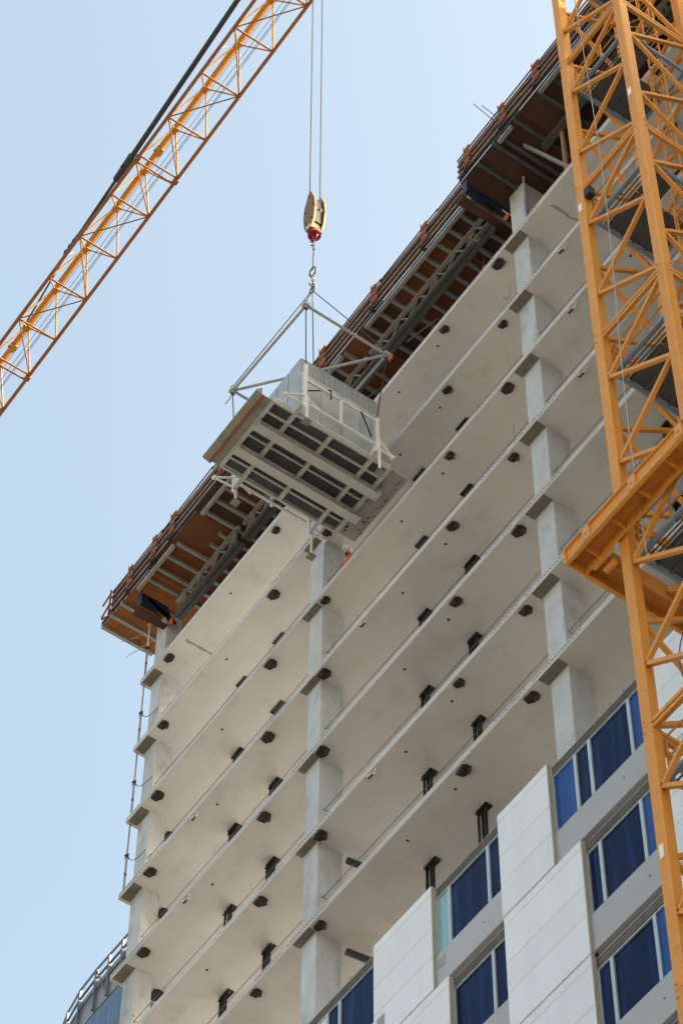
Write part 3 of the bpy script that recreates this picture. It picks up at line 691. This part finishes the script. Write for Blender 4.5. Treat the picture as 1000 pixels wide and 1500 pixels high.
hk = thing('hook_block', (11.62, -2.23, 6.2), 'yellow hook block with red swivel hanging on two hoist ropes', 'hook block')
HB = Vector((11.62, -2.23, 0))
prof = [(-.22, 6.75), (-.12, 6.42), (.12, 6.42), (.24, 6.75), (.30, 7.35), (.25, 7.95), (.08, 8.55), (-.04, 8.55), (-.24, 7.95), (-.28, 7.35)]
for yy in (-.2, .13):
    q = MB(); q.prism([(HB.x + a, HB.y + yy, z) for a, z in prof], (0, .06, 0)); pl = q.build('cheek_plate', 'hook_yellow', hk)
    q = MB()
    for a, z in ((-.13, 6.9), (.13, 6.9), (-.19, 7.6), (.2, 7.6), (0, 8.3)): q.tube((HB.x + a, HB.y + yy - .02, z), (HB.x + a, HB.y + yy + .08, z), .03, 8)
    tag(q.build('bolt', 'dark_steel', pl), kind='stuff')
q = MB(); q.tube((HB.x, HB.y - .13, 7.45), (HB.x, HB.y + .12, 7.45), .25, 20); q.build('sheave', 'dark_steel', hk)
q = MB(); q.prism([(HB.x + a * .8, HB.y - .135, z) for a, z in ((-.2, 6.75), (.22, 6.75), (.26, 7.4), (.2, 7.95), (.05, 8.3), (-.2, 7.95), (-.25, 7.4))], (0, .26, 0)); q.build('spacer', 'dark_steel', hk)
q = MB(); q.box((HB.x - .13, HB.y - .138, 6.45), (HB.x + .13, HB.y + .128, 6.74)); q.build('crosshead', 'hook_yellow', hk)
q = MB(); q.tube((HB.x, HB.y, 6.26), (HB.x, HB.y, 6.44), .19, 16, .16); q.build('swivel', 'hook_red', hk)
q = MB(); pts = []
for i in range(13):
    t = math.pi * (.5 + 1.45 * i / 12); pts.append((HB.x + .11 * math.cos(t) * 1.2, HB.y, 6.16 + .11 * math.sin(t) - .02))
q.path(pts, .04, 8); q.build('hook', 'hook_red', hk)
q = MB()
for j in range(3): q.box((HB.x - .1 + j * .07, HB.y - .206, 6.50), (HB.x - .06 + j * .07, HB.y - .2005, 6.66))
q.build('stripe_plate', 'poster_white', hk)

# ------------------------------------------------------------------ tower crane
MX, MY, W = 23.25, -3.32, 2.17
L_ = .235
JC = MY + W / 2                        # jib centre line
ZJ, JW, JH = 25.9, 1.56, 1.42          # jib bottom chord height, width, height
cr_ = thing('tower_crane', (MX + W / 2, JC, GZ), 'orange lattice tower crane, its mast at the right and its jib crossing the sky', 'crane')
SEC = 6.1; Z0 = -4.28
corners = [(MX + L_ / 2, MY + L_ / 2), (MX + W - L_ / 2, MY + L_ / 2), (MX + W - L_ / 2, MY + W - L_ / 2), (MX + L_ / 2, MY + W - L_ / 2)]
def leg_mesh(q, c, z0, z1):
    x, y = c; h = L_ / 2; e = .02
    rg = [(x - h + e, y - h), (x + h - e, y - h), (x + h, y - h + e), (x + h, y + h - e), (x + h - e, y + h), (x - h + e, y + h), (x - h, y + h - e), (x - h, y - h + e)]
    q.prism([(a, b, z0) for a, b in rg], (0, 0, z1 - z0))
def face_members(z0, z1):
    """zigzag bracing of the four faces: the leg on the right of a face has its nodes at the ends and the middle"""
    out = []
    for i in range(4):
        a, b = corners[i], corners[(i + 1) % 4]
        d = Vector((b[0] - a[0], b[1] - a[1], 0)).normalized(); nrm = Vector((d.y, -d.x, 0))
        A = Vector((a[0], a[1], 0)) + d * (L_ / 2 - .01) + nrm * .035; B = Vector((b[0], b[1], 0)) - d * (L_ / 2 - .01) + nrm * .035
        hh = z1 - z0
        nodes = [(B, .035), (A, .26), (B, .5), (A, .74), (B, .965)]
        for (p, u), (r, v) in zip(nodes, nodes[1:]): out.append(('brace', p + Vector((0, 0, z0 + u * hh)), r + Vector((0, 0, z0 + v * hh)), .085))
        out.append(('strut', A + Vector((0, 0, z0 + .07)), B + Vector((0, 0, z0 + .07)), .085)); out.append(('strut', A + Vector((0, 0, z1 - .07)), B + Vector((0, 0, z1 - .07)), .085))
    return out
def section(z0, z1, detailed):
    if not detailed:
        q = MB()
        for c in corners: leg_mesh(q, c, z0 + .003, z1 - .003)
        for _, a, b, w in face_members(z0, z1): q.bar(a, b, w, w)
        q.build('mast_section', 'crane_paint', cr_); return
    s = node('mast_section', (MX + W / 2, JC, z0), cr_)
    for c in corners:
        q = MB(); leg_mesh(q, c, z0 + .006, z1 - .006); q.build('leg', 'crane_paint', s)
        q = MB(); x, y = c
        for zz in (z0 + .02, z1 - .26):
            q.tube((x - .05, y - L_ / 2 - .02, zz + .12), (x - .05, y - L_ / 2 + .01, zz + .12), .028, 8); q.tube((x + L_ / 2 - .01, y + .05, zz + .12), (x + L_ / 2 + .02, y + .05, zz + .12), .028, 8)
        tag(q.build('joint_bolts', 'crane_paint', s), kind='stuff')
    for nm, a, b, w in face_members(z0, z1):
        q = MB(); q.bar(a, b, w, w); q.build(nm, 'crane_paint', s)
    # rest platform: slate frame and open grating
    zp = z1 - 1.25; x0, x1, y0, y1 = MX + .22, MX + W - .22, MY + .24, MY + W - .24
    q = MB(); q.bar((x0 - .12, y0, zp), (x1 + .12, y0, zp), .07, .1); q.bar((x1, y0, zp), (x1, y1, zp), .07, .1); q.bar((x0, y1, zp), (x1, y1, zp), .07, .1); q.bar((x0, y0, zp), (x0, y1, zp), .07, .1)
    pl = q.build('platform_frame', 'slate_steel', s)
    MB().box((x0 + .05, y0 + .30, zp + .03), (x1 - .72, y1 - .04, zp + .036)).build('floor_sheet', 'grating', pl)
    MB().box((x1 - .70, y0 + .30, zp + .03), (x1 - .05, y1 - .85, zp + .036)).build('floor_sheet', 'grating', pl)
    for i in range(5):
        y = y0 + .38 + i * .3
        if y < y1 - .1: MB().bar((x0 + .05, y, zp), (x1 - .05 if y < y1 - .9 else x1 - .72, y, zp), .04, .055).build('floor_bearer', 'alu_dark', pl)
    for i in range(3): MB().bar((x0 + .04, y0 + .06 + i * .09, zp + .01), (x1 - .05, y0 + .06 + i * .09, zp + .01), .022, .035).build('grating_bar', 'grating', pl)
    # ladder with its hoops, leaning from one platform to the next
    lx, ly = MX + W - .68, MY + W - .62
    q = MB()
    for dx in (-.19, .19): q.bar((lx + dx, ly, z0 - .0), (lx + dx, ly, z1 - .0), .035, .035)
    for i in range(20): q.bar((lx - .19, ly, z0 + .16 + i * .3), (lx + .19, ly, z0 + .16 + i * .3), .02, .02)
    la = q.build('ladder', 'crane_paint', s)
    for zz in (z0 + .7, z0 + 1.75, z0 + 2.8, z0 + 3.85):
        q = MB(); pts = [(lx + .34 * math.sin(t), ly - .34 + .34 * math.cos(t), zz) for t in [math.radians(40 + 280 * i / 12) for i in range(13)]]
        q.path(pts, .013, 5); q.build('hoop', 'crane_paint', la)
    q = MB()
    for t in (80, 130, 180, 230, 280):
        a = math.radians(t); q.bar((lx + .34 * math.sin(a), ly - .34 + .34 * math.cos(a), z0 + .7), (lx + .34 * math.sin(a), ly - .34 + .34 * math.cos(a), z0 + 3.85), .014, .02)
    q.build('cage_bars', 'crane_paint', la)
    q = MB()
    for zz in (zp + .55, zp + 1.05):
        q.bar((x0, y0 + .05, zz), (x1, y0 + .05, zz), .025, .025); q.bar((x0, y0 + .05, zz), (x0, y1, zz), .025, .025)
    for xx, yy in ((x0, y0 + .05), (x1, y0 + .05), (x0, y1), ((x0 + x1) / 2, y0 + .05)): q.bar((xx, yy, zp), (xx, yy, zp + 1.05), .03, .03)
    q.build('handrail', 'crane_paint', s)
n = 0
zt_mast = ZJ - 1.0
z = Z0 + SEC * 5
while z > GZ:
    a = max(z - SEC, GZ); section(a, z, -45 < a < 4 and z - a > 5); z = a
# white labels, dark sensor boxes on the legs
for (x, y, zc) in ((MX + .05, MY - .004, -11.3), (MX + W - L_ + .05, MY - .004, -10.0 + .95), (MX + .06, MY - .004, -31.9)):
    MB().box((x, y, zc), (x + .10, y + .003, zc + .3)).build('notice', 'poster_white', cr_)
for (x, y, zc) in ((MX + L_ + .02, MY + .02, -10.9), (MX + L_ + .02, MY + .05, -35.6)):
    MB().box((x, y, zc), (x + .16, y + .16, zc + .3)).build('sensor_box', 'dark_steel', cr_)
q = MB(); q.box((MX - .1, MY - .1, Z0 + SEC * 5), (MX + W + .1, MY + W + .1, ZJ - .05)); q.build('slewing_ring', 'crane_paint', cr_)
q = MB(); apex = Vector((MX + W / 2, JC, ZJ + 9.0))
for sx in (-.8, .8):
    for sy in (-.7, .7): q.bar((MX + W / 2 + sx, JC + sy, ZJ - .05), apex, .16, .16)
q.build('tower_head', 'crane_paint', cr_)
q = MB(); q.box((MX + W + .3, JC - .8, ZJ), (MX + W + 14, JC - .65, ZJ + .35)); q.box((MX + W + .3, JC + .65, ZJ), (MX + W + 14, JC + .8, ZJ + .35)); q.build('counter_jib', 'crane_paint', cr_)
q = MB(); q.box((MX + W + 11, JC - .6, ZJ - 1.2), (MX + W + 13.5, JC + .6, ZJ + 1.0)); q.build('counterweight', 'column_concrete', cr_)
q = MB(); q.box((MX - 1.6, MY - 1.5, ZJ - 2.2), (MX + .1, MY - .15, ZJ - .15)); q.build('cab', 'crane_pale', cr_)
# jib sections
yl, yr = JC - JW / 2, JC + JW / 2
BAY = 2.035
def tubeobj(name, a, b, r, m_, parent, n_=8): return MB().tube(a, b, r, n_).build(name, m_, parent, smooth=False)
def jib_section(xa, xb):
    s = node('jib_section', ((xa + xb) / 2, JC, ZJ), cr_)
    nb = 4; xs = [xa + .13, xa + 1.93] + [xa + 1.93 + BAY * i for i in (1, 2, 3)] + [xb - .13]
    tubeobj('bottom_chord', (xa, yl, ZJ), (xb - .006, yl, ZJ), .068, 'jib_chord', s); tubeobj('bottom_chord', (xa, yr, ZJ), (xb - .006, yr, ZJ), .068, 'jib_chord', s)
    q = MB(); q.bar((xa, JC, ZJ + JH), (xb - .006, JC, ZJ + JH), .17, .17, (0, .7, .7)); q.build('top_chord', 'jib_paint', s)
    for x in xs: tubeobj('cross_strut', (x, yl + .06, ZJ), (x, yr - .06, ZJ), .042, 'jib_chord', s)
    for i, (a, b) in enumerate(zip(xs, xs[1:])):
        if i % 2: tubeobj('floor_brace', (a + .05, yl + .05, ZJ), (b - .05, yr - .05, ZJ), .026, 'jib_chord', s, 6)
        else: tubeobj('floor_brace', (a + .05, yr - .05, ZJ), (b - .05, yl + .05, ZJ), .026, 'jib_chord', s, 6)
        mx = (a + b) / 2
        for yy in (yl, yr):
            dy = .06 if yy < JC else -.06
            tubeobj('side_brace', (a + .04, yy + dy * .6, ZJ + .05), (mx - .03, JC - dy, ZJ + JH - .07), .030, 'jib_paint', s); tubeobj('side_brace', (b - .04, yy + dy * .6, ZJ + .05), (mx + .03, JC - dy, ZJ + JH - .07), .030, 'jib_paint', s)
        q = MB(); q.box((mx - .13, JC - .1, ZJ + JH - .15), (mx + .13, JC + .1, ZJ + JH - .086)); q.build('node_plate', 'jib_paint', s)
        tubeobj('side_stay', (mx, yl + .33, ZJ + .72), (mx, yl + .01, ZJ + .06), .018, 'jib_chord', s, 6) if i % 3 == 2 else None
    for yy in (yl, yr):
        q = MB(); q.box((xa - .1, yy - .09, ZJ - .09), (xa + .1, yy + .09, ZJ + .09)); q.build('joint_lug', 'jib_chord', s)
    q = MB(); q.box((xa - .16, JC - .12, ZJ + JH - .12), (xa + .16, JC + .12, ZJ + JH + .12)); q.tube((xa - .07, JC - .16, ZJ + JH), (xa - .07, JC + .16, ZJ + JH), .045, 8, mi=1); q.build('joint_pin', ['jib_paint', 'hook_red'], s)
SL = 9.74
for i in range(-2, 3): jib_section(1.6 - SL * i - SL, 1.6 - SL * i)
# (pendant bars rise to the tower head)
def pend(a, b, r): return MB().bar(a, b, r, r * 1.5).build('pendant_bar', 'dark_steel', cr_)
q = MB(); q.box((-6.6, JC - .06, ZJ + JH + .08), (-6.1, JC + .06, ZJ + JH + .3)); q.build('pendant_lug', 'jib_paint', cr_)
A0 = Vector((-8.2, JC, ZJ + JH + .15)); A1 = Vector((-4.5, JC, 29.45)); A2 = Vector((-1.0, JC, 30.1)); A3 = Vector((6.0, JC, 32.0)); A4 = Vector((MX + W / 2, JC, ZJ + 9))
pend(A0, A1, .05); pend(A1, A2, .09)
pend(A2, A4, .15)
q = MB(); q.bar(A2 - Vector((.55, 0, .10)), A2 + Vector((.1, 0, .03)), .2, .3); q.bar(A2 + Vector((-.05, 0, 0)), A2 + Vector((.55, 0, .14)), .2, .36); q.build('pendant_link', 'dark_steel', cr_)
q = MB()
for i in range(3): q.bar(A1 + Vector((-.35 + i * .28, 0, -.2)), A1 + Vector((-.35 + i * .28, 0, .2)), .14, .12)
q.bar(A1 - Vector((.4, 0, .08)), A1 + Vector((.5, 0, .08)), .12, .16); q.build('pendant_link', 'dark_steel', cr_)
# hoist and trolley ropes running inside the jib
for yy, zz, r in ((.28, .42, .012), (.36, .52, .009), (.18, .62, .009), (.06, .95, .008)):
    MB().tube((-26, JC + yy, ZJ + zz), (MX, JC + yy, ZJ + zz), r, 5).build('jib_rope', 'steel_rope', cr_)
q = MB(); tx = 11.4
q.box((tx - .9, yl - .12, ZJ - .28), (tx + .9, yl + .0, ZJ - .16)); q.box((tx - .9, yr, ZJ - .28), (tx + .9, yr + .12, ZJ - .16)); q.box((tx - .2, yl, ZJ - .30), (tx + .2, yr, ZJ - .18))
for dx in (-.7, .7):
    for yy in (yl, yr): q.tube((tx + dx, yy - .05, ZJ - .12), (tx + dx, yy + .05, ZJ - .12), .09, 12)
q.build('trolley', 'crane_paint', cr_)
for dx, y in ((-.27, .0), (.27, .0)):
    MB().tube((tx + dx, JC + y, ZJ - .3), (11.62 + dx * .95, JC, 7.35), .02, 6).build('hoist_rope', 'steel_rope', cr_)

# collar that ties the mast to the tower
cl = thing('mast_collar', (MX + W / 2, JC, -23.4), 'heavy orange steel collar clamped round the crane mast and tied back to the tower', 'collar')
zc0, zc1 = -23.42, -22.98
def girder(a0, a1, alongx, inner):
    """two flanges and a web, channel open towards the mast"""
    q = MB(); (x0, y0), (x1, y1) = a0, a1; t = .03
    if alongx:
        q.box((x0, y0, zc0), (x1, y0 + t, zc1)); q.box((x0, y1 - t, zc0), (x1, y1, zc1)); q.box((x0, y0 + t, zc1 - .16), (x1, y1 - t, zc1 - .13))
        q.box((x0, y0 - .05, zc1 - .03), (x1, y0 - .0005, zc1)); q.box((x0, y0 - .05, zc0), (x1, y0 - .0005, zc0 + .03))
    else:
        q.box((x0, y0, zc0), (x0 + t, y1, zc1)); q.box((x1 - t, y0, zc0), (x1, y1, zc1)); q.box((x0 + t, y0, zc1 - .16), (x1 - t, y1, zc1 - .13))
        q.box((x0 - .05, y0, zc1 - .03), (x0 - .0005, y1, zc1)); q.box((x0 - .05, y0, zc0), (x0 - .0005, y1, zc0 + .03))
    o = q.build('girder', 'crane_paint', cl)
    return o
gx0, gx1, gy0, gy1 = 22.40, 26.28, -3.79, -.72
g1 = girder((gx0, gy0), (gx1, gy0 + .42), True, 1); g2 = girder((gx0 + .45, gy1 - .42), (gx1 - .45, gy1), True, -1)
g3 = girder((gx0, gy0 + .424), (gx0 + .44, -.06), False, 1); g4 = girder((gx1 - .44, gy0 + .424), (gx1, -.06), False, -1)
for x in (gx0, gx1 - .44):
    MB().box((x - .1, -.059, zc0 - .15), (x + .54, -.042, zc1 + .15)).build('anchor_plate', 'galv', cl)
MB().box((gx0 - .03, gy0 - .05, zc0 - .002), (gx0 - .002, gy0 + .41, zc1 + .002)).build('end_plate', 'crane_paint', cl)
for x in (gx0 + .6, gx0 + 1.9, gx0 + 3.2):
    q = MB(); q.box((x - .09, gy0 - .055, zc0 + .05), (x + .09, gy0 - .001, zc1 - .05)); q.tube((x, gy0 - .08, zc0 + .2), (x, gy0 - .05, zc0 + .2), .03, 8); q.build('splice_plate', 'crane_pale', g1)
for i, (x, y) in enumerate(((MX + .0, gy0 + .424), (MX + W - .3, gy0 + .424))):
    q = MB(); q.box((x, y, zc0 + .06), (x + .28, MY - .002 if y < MY else y + .06, zc1 - .06)); q.build('wedge', 'crane_pale', cl)
for (a, b) in (((gx0 + .44, gy0 + 1.2), (MX - .01, gy0 + .75)), ((gx0 + .44, gy0 + 1.9), (MX - .01, gy0 + 2.4))):
    q = MB(); q.bar((a[0], a[1], zc0 + .2), (b[0], b[1], zc0 + .2), .14, .16); q.build('brace', 'crane_paint', cl)
q = MB(); q.bar((gx0 + .2, gy0 + .42, zc0 - .03), (gx0 + .75, gy0 + .42, zc0 - .03), .08, .05); q.tube((gx0 + .3, gy0 + .62, zc0 - .05), (gx0 + .62, gy0 + .62, zc0 - .05), .07, 10); q.build('clamp_tube', 'crane_paint', cl)
for i in range(5):
    x = gx0 + .4 + i * .75; MB().box((x, gy0 + .031, zc0 + .05), (x + .025, gy0 + .389, zc1 - .161)).build('stiffener', 'crane_paint', g1)
# rope dangling down the mast
rp = thing('hanging_rope', (24.5, MY - .1, -25), 'thin grey rope dangling down the front of the crane mast', 'rope')
pts = []
for i in range(26):
    u = i / 25; pts.append((24.13 + .10 * math.sin(u * 5), MY - .10 - .05 * math.sin(u * 9), 1.5 - 26.2 * u))
MB().path(pts, .010, 6).build('strand', 'galv', rp)
rp2 = thing('coiled_cable', (24.6, -2.9, -31), 'dark power cable looping down inside the mast below the collar', 'cable')
pts = []
for i in range(40):
    u = i / 39; pts.append((24.55 + .16 * math.sin(u * 9), -2.85 + .10 * math.cos(u * 11), -24.0 - 8.5 * u))
MB().path(pts, .018, 6).build('strand', 'dark_steel', rp2)
pts = [(24.35 + .3 * math.cos(t), -3.05, -27.6 + .75 * math.sin(t)) for t in [math.pi * .5 + math.pi * i / 12 for i in range(13)]]
MB().path(pts, .014, 6).build('loop', 'wire', rp2)

# ------------------------------------------------------------------ worker on the second floor, by the middle column
wz = -2 * H + ST
wk = thing('person', (9.36, .60, wz), 'worker in white helmet and orange vest looking out beside the middle column', 'person')
def skin_mesh(name, joints, edges, m_, parent, root=0, sub=2):
    me = bpy.data.meshes.new(name); org = Vector((9.36, .60, wz))
    me.from_pydata([tuple(Vector(j[0])) for j in joints], edges, []); me.materials.append(M[m_])
    o = link(name, me, org, parent)
    sm = o.modifiers.new('skin', 'SKIN'); sm.use_smooth_shade = True
    for i, j in enumerate(joints):
        r = j[1]; me.skin_vertices[0].data[i].radius = r if isinstance(r, tuple) else (r, r)
    me.skin_vertices[0].data[root].use_root = True
    ss = o.modifiers.new('sub', 'SUBSURF'); ss.levels = sub; ss.render_levels = sub
    return o
J = [((0, 0, .95), (.16, .12)), ((0, 0, 1.2), (.16, .12)), ((-.06, -.02, 1.4), (.16, .11)), ((.0, -.05, 1.51), .058), ((.03, -.08, 1.58), .075), ((.04, -.10, 1.68), .095),
     ((-.24, -.02, 1.39), .062), ((-.32, -.03, 1.12), .05), ((-.30, -.14, .90), .04), ((-.29, -.19, .84), .033),
     ((.13, -.03, 1.39), .062), ((.2, -.05, 1.13), .05), ((.19, -.16, .92), .04), ((.18, -.21, .86), .033),
     ((-.1, 0, .88), .11), ((-.11, -.02, .48), .075), ((-.12, .01, .08), .05), ((-.12, -.12, .03), .04),
     ((.1, 0, .88), .11), ((.12, -.02, .48), .075), ((.12, .01, .08), .05), ((.12, -.12, .03), .04)]
E_ = [(0, 1), (1, 2), (2, 3), (3, 4), (4, 5), (2, 6), (6, 7), (7, 8), (8, 9), (2, 10), (10, 11), (11, 12), (12, 13), (0, 14), (14, 15), (15, 16), (16, 17), (0, 18), (18, 19), (19, 20), (20, 21)]
body = skin_mesh('body', J, E_, 'skin', wk)
V = [((0, 0, .98), (.19, .145)), ((0, 0, 1.2), (.185, .14)), ((-.06, -.02, 1.41), (.185, .13)), ((-.24, -.02, 1.41), .085), ((-.32, -.03, 1.12), .066), ((.13, -.03, 1.41), .085), ((.2, -.05, 1.13), .066)]
skin_mesh('vest', V, [(0, 1), (1, 2), (2, 3), (3, 4), (2, 5), (5, 6)], 'vest_orange', wk)
T_ = [((0, 0, .98), (.17, .13)), ((-.1, 0, .86), .12), ((-.11, -.02, .48), .088), ((-.12, .01, .12), .068), ((.1, 0, .86), .12), ((.12, -.02, .48), .088), ((.12, .01, .12), .068)]
skin_mesh('trousers', T_, [(0, 1), (1, 2), (2, 3), (0, 4), (4, 5), (5, 6)], 'cloth_dark', wk)
for hx, hy in ((-.285, -.215), (.175, -.235)):      # hands with separate bent fingers
    q = MB(); base = Vector((9.36 + hx, .60 + hy, wz + .815))
    q.box(base + Vector((-.042, -.045, -.013)), base + Vector((.042, .04, .013)))
    for i, ln in enumerate((.062, .075, .07, .055)):
        a = base + Vector((-.033 + i * .022, -.042, 0)); b = a + Vector((0, -ln * .55, -.006)); c_ = b + Vector((0, -ln * .3, -ln * .45)); q.tube(a, b, .0095, 6); q.tube(b, c_, .0085, 6)
    sgn = 1 if hx < 0 else -1
    a = base + Vector((sgn * .04, .01, 0)); b = a + Vector((sgn * .03, -.03, -.01)); q.tube(a, b, .011, 6); q.tube(b, b + Vector((sgn * .006, -.03, -.012)), .0095, 6)
    q.build('hand', 'skin', wk)
hc = Vector((9.36 + .045, .60 - .105, wz + 1.745)); q = MB(); n, k = 18, 7; P = []; F = []
for j in range(k):
    t = math.pi / 2 * j / (k - 1)
    for i in range(n):
        a = 2 * math.pi * i / n; P.append(hc + Vector((.105 * math.cos(t) * math.cos(a), .125 * math.cos(t) * math.sin(a), .12 * math.sin(t))))
for j in range(k - 1):
    for i in range(n): F.append((j * n + i, j * n + (i + 1) % n, (j + 1) * n + (i + 1) % n, (j + 1) * n + i))
q.add(P, F)
br = [hc + Vector(((.112 + (.02 if math.sin(a) < -.4 else 0)) * math.cos(a), (.13 + (.025 if math.sin(a) < -.4 else 0)) * math.sin(a), -.005)) for a in [2 * math.pi * i / n for i in range(n)]]
q.prism(br, (0, 0, .018)); q.build('helmet', 'helmet_white', wk, smooth=False)
q = MB()
for ex in (-.035, .035): q.tube(hc + Vector((ex, -.112, -.075)), hc + Vector((ex, -.10, -.075)), .012, 8)
q.bar(hc + Vector((-.025, -.105, -.135)), hc + Vector((.025, -.105, -.135)), .008, .008); q.build('eyes_and_mouth', 'cloth_dark', wk)
q = MB(); q.prism([hc + Vector((-.014, -.085, -.10)), hc + Vector((.014, -.085, -.10)), hc + Vector((0, -.125, -.095)), hc + Vector((0, -.09, -.05))], (0, .006, 0)); q.build('nose', 'skin', wk)
q = MB()
for sx in (-.09, .09): q.path([hc + Vector((sx, 0, 0)), hc + Vector((sx * .8, -.03, -.1)), hc + Vector((0, -.06, -.17))], .008, 5)
q.build('chin_strap', 'cloth_dark', wk)

# ------------------------------------------------------------------ distant glass tower at the lower left
FT = 46.0
far = thing('glass_tower', (-35, 40, GZ), 'distant blue glass tower with rounded corner and railed roof at the lower left edge', 'building')
outl = [(-20, 24.7), (-47.5, 24.7)]
for i in range(1, 15):
    a = math.radians(i * 90 / 14); outl.append((-47.5 - 15 * math.sin(a), 24.7 + 15 * (1 - math.cos(a))))
outl += [(-62.5, 60), (-20, 60)]
def ring_band(off, z0, z1):
    c = Vector((-40, 42)); pts = []
    for x, y in outl:
        d = (Vector((x, y)) - c); pts.append((x + (off if x > -25 else -off if x < -60 else 0) + 0, y - off if y < 45 else y + off, z0))
    q = MB(); q.prism(pts, (0, 0, z1 - z0)); return q
z = FT - 3.4; i = 0
ring_band(-.9, GZ, FT - 3.2).build('core', 'far_frame', far)
while z > -60:
    ring_band(0, z - 2.6, z - .0).build('glass_band', 'glass_far', far)
    ring_band(.12, z - 3.3, z - 2.6).build('spandrel_band', 'far_panel' if i % 2 else 'far_frame', far)
    z -= 3.3; i += 1
    if i > 9: ring_band(0, GZ, z).build('lower_facade', 'glass_far', far); break
# roof screen, rails and equipment along the front edge
x = -22.0
edge = []
for (x0, y0), (x1, y1) in zip(outl[:16], outl[1:16]):
    d = math.hypot(x1 - x0, y1 - y0); nn = max(1, int(d / 1.2))
    for j in range(nn): edge.append((x0 + (x1 - x0) * j / nn, y0 + (y1 - y0) * j / nn))
ring_band(-.5, FT - 3.35, FT - 2.9).build('roof', 'far_frame', far)
ring_band(-.14, FT - 2.89, FT - .75).build('roof_screen', 'far_panel', far)
for j, ((x0, y0), (x1, y1)) in enumerate(zip(edge, edge[1:])):
    if -52 < x0 < -41:
        q = MB()
        q.bar((x0, y0, FT - 3), (x0, y0, FT), .14, .14)
        for zz in (FT, FT - .7, FT - 1.5): q.bar((x0, y0, zz), (x1, y1, zz), .09, .12)
        if j % 3 == 0: q.bar((x0, y0, FT - 2.9), (x1, y1, FT - .05), .08, .08)
        q.build('roof_rail', 'far_frame', far)
        if -49 < x0 < -43.2:
            q = MB(); h_ = random.uniform(1.3, 2.2); q.box((x0 - .55, y0 + .25, FT - 3.0), (x0 + .5, y0 + .9, FT - 3 + h_)); q.build('roof_unit', 'far_panel', far)
            if j % 2: 
                q = MB(); q.bar((x0, y0 + .2, FT - 2.9), (x1 + .4, y1 + .2, FT - .9), .07, .07); q.bar((x0 + .5, y0 + .2, FT - 2.7), (x0 - .2, y0 + .2, FT - .4), .07, .07); q.build('roof_pipe', 'far_panel', far)
